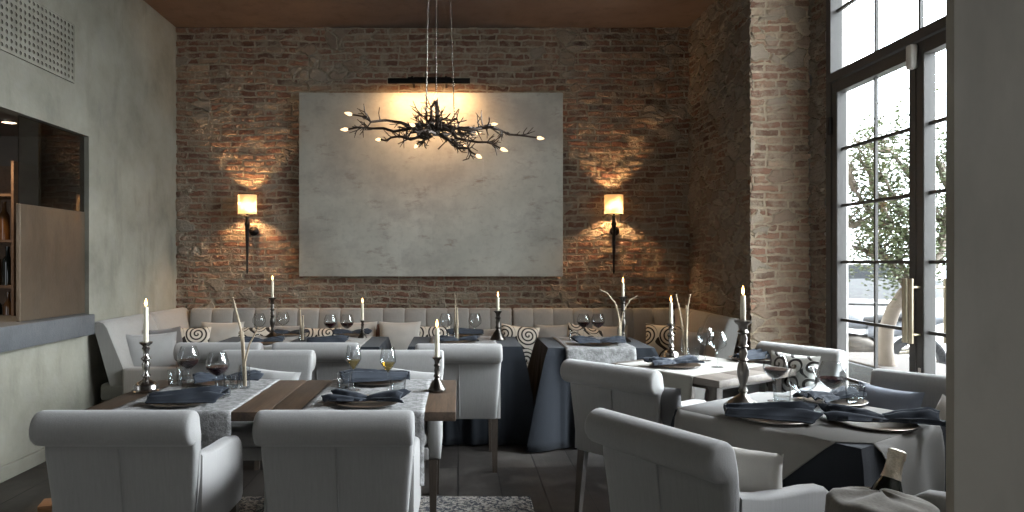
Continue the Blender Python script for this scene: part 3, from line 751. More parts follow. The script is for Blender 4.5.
for sx in (-0.41, 0.41):
    for y in (-0.14, 0.33):
        bm = NB(); box(bm, (sx - 0.022, y - 0.022, 0), (sx + 0.022, y + 0.022, 0.31 if y < 0 else 0.17)); build('leg', bm, M['leg'], t, False)

# ------------------------------------------------------------------ banquettes
def banquette(label, loc, rz, L, sx0, sx1, arm=None, rake=0.06, nch=None, ay=(0.30, 0.74), g='upholstered banquettes along the walls'):
    t = thing('banquette', label, 'bench', loc, rz, g)
    pr = [(0.20, 0.44), (0.185, 0.6), (0.16, 0.80), (0.148, 0.90), (0.13, 0.938), (0.10, 0.95), (0.06, 0.945), (0.045, 0.92), (0.045, 0.44)]
    pr = [(y + (0.95 - z) * rake, z) for y, z in pr]
    nch = nch or max(1, round(L / 0.215)); cw = L / nch
    rings = []
    for k_ in range(nch):
        for u in (0.0, 0.03, 0.1, 0.5, 0.9, 0.97) + ((1.0,) if k_ == nch - 1 else ()):
            bl = 0.016 * (1 - abs(2 * u - 1) ** (7 if nch > 3 else 40))
            rings.append([Vector((k_ * cw + u * cw, y + (bl if y > 0.1 else 0), z + (bl * 0.5 if z > 0.9 else 0))) for y, z in pr])
    bm = NB(); loft(bm, rings); build('backrest', bm, M['bench'], t, ang=50)
    bm = NB(); box(bm, (sx0, 0.06, 0.30), (sx1, 0.60, 0.44), 0.03, 4); build('seat', bm, M['bench'], t)
    bm = NB(); box(bm, (sx0, 0.06, 0.02), (sx1, 0.55, 0.298), 0.004, 1); build('base', bm, M['leg'], t)
    if arm is not None:
        bm = NB(); a0, a1 = arm; box(bm, (a0, ay[0], 0.02), (a1, ay[1], 0.585), 0.022, 4); build('armrest', bm, M['bench'], t)
    return t
banquette('grey banquette along the left plaster wall with a low end arm', (XL, 7.14, 0), -pi / 2, 1.68, 0.0, 1.60, (1.60, 1.72), 0.28, 2)
banquette('long grey channelled banquette under the plaster panel, left of the seam', (0.55, 7.14, 0), pi, 3.29, 0.0, 2.90)
banquette('grey channelled banquette behind the back right navy table', (2.20, 7.14, 0), pi, 1.635, 0.37, 1.635)
banquette('grey banquette along the dark nook wall ending at the lit brick pier', (XN - 0.02, 5.72, 0), pi / 2, 1.42, 0.08, 1.40, (-0.03, 0.08), 0.24, 3, (0.24, 0.66))

# ------------------------------------------------------------------ tables
def wood_table(name, label, cx, cy, rz, L, Wd, mat, leg_in=(0.10, 0.10), trestle=False):
    t = thing(name, label, 'table', (cx, cy, 0), rz)
    npl = max(3, round(L / 0.28)); pw = L / npl
    bm = NB()
    for i in range(npl):
        y0 = -L / 2 + i * pw
        box(bm, (y0 + 0.0015, -Wd / 2 + 0.003 * (i % 2), TZ - 0.042), (y0 + pw - 0.0015, Wd / 2 - 0.003 * ((i + 1) % 2), TZ), 0.004, 2)
    build('tabletop', bm, mat, t, ang=30)
    lx, ly = L / 2 - leg_in[0], Wd / 2 - leg_in[1]
    for sx in (-1, 1):
        for sy in (-1, 1):
            bm = NB(); box(bm, (sx * lx - 0.03, sy * ly - 0.03, 0), (sx * lx + 0.03, sy * ly + 0.03, TZ - 0.042), 0.004, 1); build('leg', bm, M['leg'], t)
    bm = NB()
    for sy in (-1, 1): box(bm, (-lx + 0.03, sy * ly - 0.012, TZ - 0.075), (lx - 0.03, sy * ly + 0.012, TZ - 0.043))
    for sx in (-1, 1): box(bm, (sx * lx - 0.012, -ly + 0.03, TZ - 0.075), (sx * lx + 0.012, ly - 0.03, TZ - 0.043))
    build('apron', bm, M['leg'], t, False)
    return t
TX0, TX1, TY0, TY1 = -1.70, -0.008, 3.05, 3.88
wood_table('dining_table', 'dark rustic plank table at front left laid for four', (TX0 + TX1) / 2, (TY0 + TY1) / 2, 0, TX1 - TX0, TY1 - TY0, M['rustic'], (0.42, 0.16))
UA = radians(33.5)
u = Vector((cos(UA), sin(UA), 0)); v = Vector((-sin(UA), cos(UA), 0))
D0 = Vector((1.47, 3.845, 0)); DL, DW = 0.78, 0.83
Dc = D0 + u * DL / 2 + v * DW / 2
wood_table('dining_table', 'weathered pale wood table near the brick pier, set at an angle', Dc.x, Dc.y, UA, DL, DW, M['rustic_pale'], (0.09, 0.09))
UF = radians(35)
uf = Vector((cos(UF), sin(UF), 0)); vf = Vector((-sin(UF), cos(UF), 0))
W1 = Vector((1.436, 2.434, 0)); FL, FW = 0.75, 0.79
Fc = W1 + uf * FL / 2 + vf * FW / 2
wood_table('dining_table', 'square table under navy cloth in right foreground by the loveseat', Fc.x, Fc.y, UF, FL - 0.01, FW - 0.01, M['rustic_pale'], (0.09, 0.09))
BT = {'A': (-2.0, -0.62, 5.35, 6.08), 'B': (-0.39, 0.50, 5.37, 6.08), 'C': (0.70, 1.52, 5.28, 6.02)}
bl = {'A': 'table hidden under navy cloth at back left', 'B': 'table hidden under navy cloth at back middle', 'C': 'table hidden under navy cloth at back right'}
for k_, (xa, xb, ya, yb) in BT.items():
    wood_table('dining_table', bl[k_], (xa + xb) / 2, (ya + yb) / 2, 0, xb - xa - 0.01, yb - ya - 0.01, M['rustic'], (0.09, 0.09))

def drape(name, label, cx, cy, rz, L, Wd, z, drop, amp, flare, nf, mat, seed=0, puddle=None):
    """cloth lying on a table, skirt hanging in folds"""
    rn = random.Random(seed); bm = NB()
    r = 0.02; per = []
    def seg(x0, y0, x1, y1, n):
        for i in range(n): per.append((x0 + (x1 - x0) * i / n, y0 + (y1 - y0) * i / n))
    hx, hy = L / 2, Wd / 2
    n1, n2 = int(L / 0.018), int(Wd / 0.018)
    seg(-hx, -hy, hx, -hy, n1); seg(hx, -hy, hx, hy, n2); seg(hx, hy, -hx, hy, n1); seg(-hx, hy, -hx, -hy, n2)
    n = len(per)
    ph = [rn.uniform(0, 6.28) for _ in range(4)]
    top = [bm.verts.new((x, y, z)) for x, y in per]
    inn = [bm.verts.new((x * 0.96, y * 0.96, z)) for x, y in per]
    bm.faces.new(inn)
    for i in range(n): bm.faces.new((inn[i], inn[(i + 1) % n], top[(i + 1) % n], top[i]))
    prev = top
    nl = 12
    for l in range(1, nl + 1):
        u_ = l / nl; ring = []
        for i, (x, y) in enumerate(per):
            # outward direction: edge normal, blended to the diagonal at corners
            ex, ey = abs(x) / hx, abs(y) / hy
            cx_ = smoothstep(0.80, 1.0, ex); cy_ = smoothstep(0.80, 1.0, ey)
            ox = math.copysign(1, x) * (cx_ if ey > 0.999 else 1.0) if (ex > 0.999 or cx_ > 0) else 0
            oy = math.copysign(1, y) * (cy_ if ex > 0.999 else 1.0) if (ey > 0.999 or cy_ > 0) else 0
            corner = cx_ * cy_
            s = i / n * 2 * pi
            fold = (0.5 + 0.5 * sin(nf * s + ph[0] + 0.8 * sin(3 * s + ph[1]))) * 0.7 + (0.5 + 0.5 * sin(nf * 2.3 * s + ph[2])) * 0.3
            off = 0.006 + (flare + amp * fold + (0.13 if 'pooling' in label else 0.05) * corner) * u_ ** 0.9
            zz = z - 0.002 - drop * u_ * (1 - 0.0 * corner)
            if zz < 0.012: zz = 0.012
            ring.append(bm.verts.new((x + ox * off, y + oy * off, zz)))
        for i in range(n): bm.faces.new((prev[i], prev[(i + 1) % n], ring[(i + 1) % n], ring[i]))
        prev = ring
    o = build(name, bm, mat, None, ang=70, loc=(cx, cy, 0), rot=(0, 0, rz))
    tag(o, label, 'tablecloth')
    return solid(o, 0.003, 1)
for k_, (xa, xb, ya, yb) in BT.items():
    drape('tablecloth', {'A': 'navy floor length tablecloth on the wide back left table', 'B': 'navy floor length tablecloth on the middle back table behind an armchair',
        'C': 'navy floor length tablecloth with a pooling corner on the back right table'}[k_], (xa + xb) / 2, (ya + yb) / 2, 0, xb - xa, yb - ya, TZ + 0.003, 0.75, 0.06, 0.035, 20 if k_ == 'A' else 14, M['navy'], ord(k_))
drape('tablecloth', 'dark navy tablecloth under the grey overlay in right foreground', Fc.x, Fc.y, UF, FL, FW, TZ + 0.003, 0.745, 0.018, 0.012, 8, M['navy'], 5)

def runner(name, label, c, rz, L, Wd, drop0, drop1, z, mat, cat='table runner', g=None, seed=0):
    spread = 0.15 if z > TZ + 0.001 else 0.04
    """strip along local y: lies on the table from -L/2 to L/2 and hangs by drop0 / drop1"""
    bm = NB(); segs = []
    s0, s1 = -L / 2 - drop0, L / 2 + drop1
    nl = 60
    def fn(a, b):
        s = s0 + (s1 - s0) * b; x = (a - 0.5) * Wd
        wv = noise.noise(Vector((x * 6, s * 5, seed * 3.1)))
        x += 0.006 * noise.noise(Vector((seed, s * 9, 1)))
        lim = L / 2 + 0.004
        if abs(s) <= lim: y, zz = s, z + 0.0015 + 0.0015 * wv
        else:
            ex = abs(s) - lim; sg = math.copysign(1, s)
            rr = 0.006
            y = sg * (lim + min(ex, rr) + (0.012 if spread > 0.1 else 0) * smoothstep(0, 0.02, ex) + max(0, ex - rr) * spread + max(0, ex - .02) * 0.10 * (0.5 + 0.5 * sin(a * 15 + seed)))
            zz = z + 0.0015 - max(0, ex - rr * 0.4)
        return Vector((x, y, zz))
    sheet(bm, 24, nl * 2, fn)
    o = build(name, bm, mat, None, ang=80, loc=c, rot=(0, 0, rz)); tag(o, label, cat, g)
    return solid(o, 0.0025, 1)
ymid = (TY0 + TY1) / 2
runner('table_runner', 'pale linen runner across the left half of the rustic table', ((-1.563 - 1.01) / 2, ymid, 0), 0, TY1 - TY0, 0.553, 0.27, 0.22, TZ, M['runner'], seed=1)
runner('table_runner', 'pale linen runner across the right half of the rustic table', ((-0.71 - 0.15) / 2, ymid, 0), 0, TY1 - TY0, 0.56, 0.33, 0.22, TZ, M['runner'], seed=2)
zc = TZ + 0.0065
runner('table_runner', 'beige runner at left on the back left navy table', (-1.60, 5.715, 0), 0, 0.73, 0.42, 0.2, 0.15, zc, M['runner_beige'], seed=3)
runner('table_runner', 'beige runner at right on the back left navy table', (-1.0, 5.715, 0), 0, 0.73, 0.48, 0.2, 0.15, zc, M['runner_beige'], seed=4)
runner('table_runner', 'pale runner hanging behind the armchair at the middle navy table', (0.04, 5.725, 0), 0, 0.71, 0.55, 0.33, 0.12, zc, M['runner'], seed=5)
runner('table_runner', 'cream crinkled runner hanging over the front of the back right table', (1.10, 5.65, 0), 0, 0.74, 0.54, 0.17, 0.12, zc, M['runner'], seed=6)
rc = D0 + u * DL / 2 + v * 0.47
runner('table_runner', 'pale runner hanging off the end of the weathered wood table', (rc.x, rc.y, 0), UA - pi / 2, DL, 0.60, 0.44, 0.12, TZ, M['runner_beige'], seed=7)

# grey overlay laid diagonally on the near right table: octagonal top with four pointed flaps
def overlay():
    bm = NB(); hx, hy = FL / 2, FW / 2; zt = TZ + 0.0095
    c = 0.09
    oct_ = [(-hx + c, -hy), (hx - c, -hy), (hx, -hy + c), (hx, hy - c), (hx - c, hy), (-hx + 0.012, hy), (-hx, hy - 0.012), (-hx, -hy + c)]
    bm.faces.new([bm.verts.new((x, y, zt)) for x, y in oct_])
    tri = lambda a_: 0.46 * (1 - abs(2 * a_ - 1))
    for (x0_, y0_), (x1_, y1_), nx, ny, hf in ((oct_[0], oct_[1], 0, -1, lambda a_: 0.50 * min(a_ / 0.62, 1, (1 - a_) / 0.2)), (oct_[2], oct_[3], 1, 0, tri), (oct_[4], oct_[5], 0, 1, lambda a_: 0.45 * min(1, a_ / 0.6)),
                                               (oct_[6], oct_[7], -1, 0, lambda a_: 0.48 * min(1, (1 - a_) / 0.72))):
        n = 28; m_ = 14
        grid = []
        for i in range(n + 1):
            a_ = i / n; hgt = hf(a_) + 0.004
            col_ = []
            for j in range(m_ + 1):
                q = j / m_; dz = hgt * q
                off = (0.016 + 0.05 * dz + 0.09 * dz * (0.5 + 0.5 * sin(a_ * 13 + 1))) * smoothstep(0, 0.03, dz)
                col_.append(bm.verts.new((x0_ + (x1_ - x0_) * a_ + nx * off, y0_ + (y1_ - y0_) * a_ + ny * off, zt - dz)))
            grid.append(col_)
        for i in range(n):
            for j in range(m_):
                bm.faces.new((grid[i][j], grid[i + 1][j], grid[i + 1][j + 1], grid[i][j + 1]))
    bmesh.ops.remove_doubles(bm, verts=bm.verts, dist=0.0006)
    o = build('overlay_cloth', bm, M['topper'], None, ang=60, loc=(Fc.x, Fc.y, 0), rot=(0, 0, UF))
    tag(o, 'grey linen overlay with pointed hanging corners on the foreground right table', 'tablecloth')
    solid(o, 0.0025, 1)
overlay()
ZT = {'T': TZ + 0.0055, 'A': TZ + 0.0095, 'B': TZ + 0.0095, 'C': TZ + 0.0095, 'D': TZ + 0.0055, 'F': TZ + 0.0125}
def put_at(px, py, k_):
    p = onT(px, py); p.z = ZT[k_]; return p

# ------------------------------------------------------------------ tableware prototypes
def make_glass(kind):
    t = thing({'red': 'wine_glass', 'white': 'wine_glass', 'empty': 'wine_glass'}[kind], None, 'wine glass')
    if kind == 'white': R, zb, zm, zt_, rt = 0.041, 0.105, 0.160, 0.232, 0.031
    else: R, zb, zm, zt_, rt = 0.056, 0.105, 0.158, 0.222, 0.039
    out = [(0, 0), (0.036, 0.0), (0.036, 0.002), (0.012, 0.008), (0.0045, 0.018), (0.0038, 0.06), (0.0045, zb - 0.008)]
    bowl = [(0.010, zb), (R * 0.62, zb + 0.016), (R * 0.90, zb + 0.034), (R, zm), (R * 0.95, zm + 0.025), (rt + (R - rt) * 0.4, zt_ - 0.02), (rt, zt_)]
    if kind == 'white': bowl = [(0.006, zb), (R * 0.45, zb + 0.018), (R * 0.82, zb + 0.042), (R, zm), (R * 0.96, zm + 0.025), (rt + (R - rt) * 0.4, zt_ - 0.02), (rt, zt_)]
    inn = [(max(0.0, r - 0.0016), z + 0.0012) for r, z in bowl][::-1]
    bm = NB(); lathe(bm, out + bowl + inn + [(0, zb + 0.002)], 28); g = build('glass', bm, M['glass'], t, ang=70)
    if kind != 'empty':
        lv = zm - 0.004 if kind == 'red' else zm - 0.004
        pr = [(0, zb + 0.003)] + [(r - 0.0035, z + 0.002) for r, z in bowl if z < lv - 0.004]
        rl = R * 0.985 - 0.003
        pr += [(rl, lv), (0, lv)]
        bm = NB(); lathe(bm, pr, 28); build('wine', bm, M['red_wine' if kind == 'red' else 'white_wine'], t)
    return t
g_red, g_white, g_empty = Proto(make_glass('red')), Proto(make_glass('white')), Proto(make_glass('empty'))
def make_tumbler():
    t = thing('tumbler', None, 'water glass')
    bm = NB(); lathe(bm, [(0, 0), (0.033, 0), (0.036, 0.004), (0.040, 0.085), (0.0385, 0.085), (0.034, 0.008), (0, 0.008)], 26); build('glass', bm, M['glass'], t)
    bm = NB(); lathe(bm, [(0, 0.009), (0.0335, 0.009), (0.036, 0.034), (0, 0.034)], 26); build('water', bm, M['water'], t)
    return t
tum = Proto(make_tumbler())
def make_plate():
    t = thing('charger_plate', None, 'plate')
    bm = NB(); lathe(bm, [(0, 0), (0.085, 0), (0.10, 0.004), (0.145, 0.010), (0.150, 0.012), (0.150, 0.0145), (0.142, 0.0135), (0.10, 0.0075), (0.085, 0.005), (0, 0.005)], 48)
    build('dish', bm, M['copper'], t)
    bm = NB(); Rr = 0.1495
    tube(bm, [(Rr * cos(2 * pi * i / 48), Rr * sin(2 * pi * i / 48), 0.0135) for i in range(49)], 0.0022, 6); build('rim', bm, M['pewter'], t)
    return t
plate = Proto(make_plate())
def make_napkin(seed, L=0.31, Wn=0.16, h=0.046):
    if seed == 11: Wn, h = 0.21, 0.058
    rn = random.Random(seed); ph = rn.uniform(-.3, .3); bm = NB()
    nf = rn.choice((2.5, 3.0, 3.5)); bow = seed != 11
    def fn(a, b):
        w = b * 2 - 1
        s = a * 2 - 1 if bow else a
        t_ = abs(s) if bow else 0.12 + 0.88 * s
        wob = 0.35 * noise.noise(Vector((s * 2.0, w * 2, seed)))
        tri_ = abs(((w * nf + ph + wob + (0.5 if s > 0 else 0)) % 2.0) - 1.0)
        wid = Wn / 2 * (0.40 + 0.62 * t_ ** 0.8)
        hh = h * (0.55 + 0.5 * t_) * (1 - 0.45 * w * w)
        z = 0.003 + hh * (0.18 + 0.82 * tri_) * (1 if abs(w) < 0.93 else 0.35)
        if bow: z *= 1 - 0.28 * max(0, 1 - t_ * 4)
        z *= 1 - 0.25 * smoothstep(0.8, 1.0, t_)
        x = (s * 0.5 if bow else (s - 0.5)) * L + (0.030 * (tri_ - 0.5) + 0.012 * sin(w * 5 + seed)) * t_ * (1 if s >= 0 else -1)
        y = w * wid + 0.012 * sin(s * 3 + seed) + 0.008 * noise.noise(Vector((s * 4, w * 4, seed + 5)))
        return Vector((x, y, max(0.002, z)))
    sheet(bm, 44, 64, fn)
    # underside layer so that the fold reads as a thick bundle
    me = build('napkin', bm, M['napkin'], None, ang=80)
    solid(me, 0.004, 1)
    return tag(me, None, 'napkin')
nap = [Proto(make_napkin(s)) for s in (11, 23, 37)]
def stick(kind, mat):
    P_ = {
     'low':  [(0, 0), (0.060, 0), (0.062, 0.006), (0.052, 0.016), (0.054, 0.030), (0.040, 0.045), (0.020, 0.056), (0.014, 0.066), (0.022, 0.074), (0.022, 0.080), (0.013, 0.090), (0.017, 0.115), (0.021, 0.135), (0.013, 0.150), (0.024, 0.160), (0.024, 0.166), (0.012, 0.176), (0.013, 0.20), (0.020, 0.215), (0.014, 0.225), (0.030, 0.24), (0.033, 0.246), (0.014, 0.249), (0.0, 0.249)],
     'small': [(0, 0), (0.046, 0), (0.047, 0.006), (0.040, 0.018), (0.028, 0.04), (0.017, 0.055), (0.012, 0.066), (0.019, 0.074), (0.012, 0.085), (0.015, 0.105), (0.011, 0.12), (0.019, 0.13), (0.012, 0.14), (0.014, 0.155), (0.024, 0.168), (0.026, 0.172), (0.013, 0.175), (0, 0.175)],
     'tall': [(0, 0), (0.070, 0), (0.072, 0.005), (0.060, 0.014), (0.035, 0.032), (0.018, 0.045), (0.014, 0.055), (0.022, 0.062), (0.016, 0.072), (0.013, 0.085), (0.024, 0.125), (0.027, 0.15), (0.022, 0.18), (0.015, 0.195), (0.024, 0.203), (0.014, 0.213), (0.020, 0.235), (0.013, 0.255), (0.024, 0.265), (0.015, 0.277), (0.019, 0.30), (0.013, 0.318), (0.026, 0.328), (0.018, 0.34), (0.022, 0.36), (0.036, 0.372), (0.038, 0.38), (0.015, 0.384), (0, 0.384)],
    }[kind]
    t = thing('candlestick', None, 'candlestick')
    lob = (lambda a, r, z: 1 + (0.10 * abs(cos(1.5 * a)) if z < 0.05 and r > 0.03 else 0)) if kind == 'low' else None
    cut = {'low': 7, 'small': 7, 'tall': 8}[kind]
    bm = NB(); lathe(bm, P_[:cut], 30, lob=lob); build('foot', bm, mat, t, ang=60)
    bm = NB(); lathe(bm, P_[cut - 1:-5], 22); build('stem', bm, mat, t, ang=60)
    bm = NB(); lathe(bm, P_[-6:], 22, lob=lambda a, r, z: 1 + (0.07 * cos(6 * a) if r > 0.025 else 0)); build('cup', bm, mat, t, ang=60)
    t['top'] = P_[-1][1]
    return t
stick_low = Proto(stick('low', M['silver'])); stick_small = Proto(stick('small', M['dark_metal']))
stick_tall = Proto(stick('tall', M['dark_metal'])); stick_pewter = Proto(stick('tall', M['pewter']))
def make_candle(h):
    t = thing('candle', None, 'candle')
    bm = NB(); lathe(bm, [(0, 0), (0.0125, 0), (0.0120, h * 0.5), (0.0110, h - 0.003), (0.009, h), (0.004, h - 0.003), (0, h - 0.003)], 18); build('wax', bm, M['wax'], t)
    bm = NB(); tube(bm, [(0, 0, h - 0.004), (0.001, 0, h + 0.006)], 0.0012, 6); build('wick', bm, M['wick'], t)
    bm = NB(); lathe(bm, [(0, h + 0.003), (0.0035, h + 0.007), (0.0062, h + 0.015), (0.0055, h + 0.024), (0.0028, h + 0.036), (0, h + 0.046)], 12); build('flame', bm, M['flame'], t)
    return t
cand = {h: Proto(make_candle(h)) for h in (0.115, 0.15, 0.18)}
def candle_on(pr, px, py, k_, hgt, label, ch, clabel, sc=None):
    p = put_at(px, py, k_); top = pr.root['top']
    s_ = (hgt / top) if hgt else 1.0
    pr.put(p, random.uniform(0, 6), label, 'candlesticks', s_)
    cand[ch].put(p + Vector((0, 0, top * s_ - 0.002)), 0, clabel, 'lit candles')
candle_on(stick_low, 146, 392, 'T', 0.255, 'ornate silver candlestick at left end of the rustic table', 0.18, 'lit ivory candle on the left of the rustic table')
candle_on(stick_small, 437, 391.5, 'T', 0.175, 'dark pewter candlestick at right end of the rustic table', 0.15, 'lit ivory candle on the right of the rustic table')
candle_on(stick_tall, 272.5, 338, 'A', 0.35, 'tall dark candlestick at left on the back left navy table', 0.15, 'lit candle left on the back left navy table')
candle_on(stick_small, 362.5, 339, 'A', 0.155, 'short dark candlestick at right on the back left navy table', 0.15, 'lit candle right on the back left navy table')
candle_on(stick_small, 498, 341, 'B', 0.25, 'slim dark candlestick at right on the middle navy table', 0.115, 'lit candle on the middle navy table')
candle_on(stick_tall, 623, 342.5, 'C', 0.375, 'tall dark candlestick on the back right navy table', 0.115, 'lit candle on the back right navy table')
candle_on(stick_low, 671, 357.5, 'D', 0.235, 'silver candlestick on the weathered wood table', 0.15, 'lit candle on the weathered wood table')
candle_on(stick_pewter, 743, 407, 'F', 0.39, 'tall pewter candlestick on the foreground right table', 0.115, 'lit candle on the foreground right table')

def glass_put(pr, px, py, k_, label, g): pr.put(put_at(px, py, k_), random.uniform(0, 6), label, g)
GW = 'wine glasses'
glass_put(g_red, 188.5, 390, 'T', 'balloon glass of red wine, left one of the pair at left of rustic table', GW)
glass_put(g_red, 217.5, 399, 'T', 'balloon glass of red wine, nearer one of the pair at left of rustic table', GW)
glass_put(g_white, 353.5, 391, 'T', 'tulip glass of white wine, left one at right half of rustic table', GW)
glass_put(g_white, 388, 394.5, 'T', 'tulip glass of white wine, right one at right half of rustic table', GW)
glass_put(g_empty, 259, 341, 'A', 'empty wine glass left of the tall candle on the back left table', GW)
glass_put(g_empty, 283, 338.5, 'A', 'empty wine glass right of the tall candle on the back left table', GW)
glass_put(g_red, 330.5, 342.5, 'A', 'glass of red wine, left one at right of the back left table', GW)
glass_put(g_red, 347, 342.5, 'A', 'glass of red wine, right one beside the short candle on the back left table', GW)
glass_put(g_empty, 446, 341, 'B', 'empty wine glass left of the twigs on the middle navy table', GW)
glass_put(g_empty, 475, 341, 'B', 'empty wine glass right of the twigs on the middle navy table', GW)
glass_put(g_red, 583.5, 341.5, 'C', 'glass of red wine, left one on the back right table', GW)
glass_put(g_red, 598, 341.5, 'C', 'glass of red wine, right one on the back right table', GW)
glass_put(g_empty, 705.5, 361.5, 'D', 'empty balloon glass, further one on the weathered wood table', GW)
glass_put(g_empty, 717.5, 368, 'D', 'empty balloon glass, nearer one on the weathered wood table', GW)
glass_put(g_red, 775.5, 404, 'F', 'glass of red wine right of the tall candle on the foreground right table', GW)
glass_put(g_empty, 802.5, 421.5, 'F', 'empty balloon glass in the middle of the foreground right table', GW)
glass_put(g_red, 832, 416, 'F', 'glass of red wine in front of the loveseat on the foreground right table', GW)
GT = 'water tumblers'
for px, py, k_, lab in ((175.5, 386.5, 'T', 'water tumbler by the silver candlestick on the rustic table'), (184, 383, 'T', 'water tumbler behind the left red wine glass on the rustic table'),
        (223, 397.5, 'T', 'water tumbler beside the nearer red wine glass on the rustic table'), (231, 390, 'T', 'water tumbler by the twigs on the rustic table'),
        (344.5, 390, 'T', 'water tumbler left of the white wine glasses on the rustic table'), (398, 396, 'T', 'water tumbler right of the white wine glasses on the rustic table'),
        (573.5, 342, 'C', 'water tumbler left of the red wine on the back right table'), (693, 361, 'D', 'water tumbler by the twigs on the weathered wood table'),
        (782, 406, 'F', 'water tumbler under the first red wine glass on the foreground right table'), (813.5, 420, 'F', 'water tumbler beside the empty glass on the foreground right table'),
        (855, 407, 'F', 'water tumbler in front of the blue cushion on the foreground right table')):
    tum.put(put_at(px, py, k_), 0, lab, GT)
GP, GN = 'charger plates', 'folded slate blue napkins'
def setting(px, py, k_, where, rz, ni, dx=0.0, dy=0.0, sc=1.0, pl=True):
    p = put_at(px, py, k_)
    if pl: plate.put(p, 0, 'round copper rimmed charger plate ' + where, GP)
    nap[ni].put(p + Vector((dx, dy, 0.0145)), rz, 'folded slate blue napkin ' + where, GN, sc)
setting(182, 404, 'T', 'at near left of the rustic table', 0.12, 0, 0.02, 0.0, 1.05)
setting(222, 384, 'T', 'at far left of the rustic table', 3.5, 1, 0.03, 0.0, 1.05)
setting(367, 405, 'T', 'at near right of the rustic table', -0.12, 2, 0.0, 0.0, 1.1)
setting(377, 383.5, 'T', 'at far right of the rustic table', 3.3, 0, 0.0, 0.0, 1.15)
setting(263, 345, 'A', 'at near left of the back left table', 0.2, 1)
setting(290, 336.5, 'A', 'at far left of the back left table', 3.0, 2, sc=0.9)
setting(327, 345, 'A', 'at near right of the back left table', 0.1, 0)
setting(352, 336.5, 'A', 'at far right of the back left table', 3.3, 1)
setting(458, 344, 'B', 'at near side of the middle navy table', 0.0, 2)
setting(466, 336.5, 'B', 'at far side of the middle navy table', 3.2, 0)
setting(599, 346, 'C', 'at near side of the back right table', 0.0, 1, sc=1.2)
setting(676, 367, 'D', 'at near side of the weathered wood table', 0.25, 2, -0.02, 0, 1.05)
setting(752, 360.5, 'D', 'at far side of the weathered wood table by zebra cushion', 0.5, 0, 0, 0, 1.0)
setting(773, 422, 'F', 'nearest the candle on the foreground right table', -0.35, 0, -0.02, 0.0, 1.1)
setting(831, 404.5, 'F', 'in front of the loveseat on the foreground right table', 0.5, 1, 0.0, 0, 1.0)
setting(874, 428, 'F', 'at the near right corner of the foreground right table', -0.30, 2, 0.03, 0.0, 1.25)

# twig centrepieces
def twig_vase(px, py, k_, label, tw):
    p = put_at(px, py, k_)
    t = thing('twig_vase', label, 'centrepiece', p, 0, 'twig centrepieces')
    bm = NB(); lathe(bm, [(0, 0), (0.026, 0), (0.027, 0.003), (0.024, 0.12), (0.0225, 0.12), (0.0245, 0.006), (0, 0.006)], 22); build('vase', bm, M['glass'], t)
    for pts, r in tw:
        bm = NB(); n = len(pts)
        tube(bm, pts, [r * (1 - 0.55 * i / (n - 1)) for i in range(n)], 7)
        # small bud at the tip
        lathe(bm, [(0, -0.006), (r * 0.8, 0), (0, 0.008)], 7, pts[-1])
        build('twig', bm, M['twig'], t)
s = 3.55 / F
def PZ(px, py, d, o): q = at_d(px, py, d) - o; return Vector((q.x, q.y, q.z))
def twlist(base, d, k_, lst):
    o = put_at(*base, k_); dd = o.y; out = []
    for pxs, r, dep in lst:
        pts = [PZ(px, py, dd + dep * i / max(1, len(pxs) - 1), o) for i, (px, py) in enumerate(pxs)]
        pts[0].z = max(pts[0].z, 0.010)
        out.append((pts, r))
    return out
twig_vase(245, 389, 'T', 'tall bare twigs in a slim glass on the rustic table', twlist((245, 389), 0, 'T', [
    ([(245, 388), (243.5, 360), (241, 330), (236, 310), (233, 298)], 0.009, 0.03), ([(245.5, 388), (245, 362), (249, 345), (258, 328)], 0.007, -0.05), ([(244.5, 388), (244, 352), (243, 330)], 0.008, 0.0)]))
twig_vase(302, 342, 'A', 'pale upright twigs in a slim glass on the back left table', twlist((302, 342), 0, 'A', [
    ([(302, 341), (301, 325), (300, 309)], 0.012, 0.02), ([(302.5, 341), (303, 328), (303, 316)], 0.012, -0.02)]))
twig_vase(456, 341, 'B', 'pale upright twigs in a slim glass on the middle navy table', twlist((456, 341), 0, 'B', [
    ([(455.5, 340), (455, 322), (455.5, 296)], 0.010, 0.02), ([(456.5, 340), (457.5, 325), (457, 308)], 0.014, -0.02)]))
twig_vase(620, 343, 'C', 'curved bare twigs spreading beside the tall candle on the back right table', twlist((620, 343), 0, 'C', [
    ([(620, 342), (620, 322), (615, 303), (607, 293), (600, 290)], 0.010, 0.0), ([(620.5, 342), (621, 325), (623, 311), (630, 300), (637, 296)], 0.008, 0.05), ([(619.5, 342), (619, 320), (617, 306)], 0.009, -0.03)]))
twig_vase(685, 356, 'D', 'three pale twigs in a slim glass on the weathered wood table', twlist((685, 356), 0, 'D', [
    ([(684, 355), (683, 333), (680, 312), (676, 295)], 0.009, 0.03), ([(686, 355), (686.5, 330), (687.5, 308), (690, 295)], 0.010, -0.02), ([(685.5, 355), (686, 330), (686, 306)], 0.009, 0.0)]))

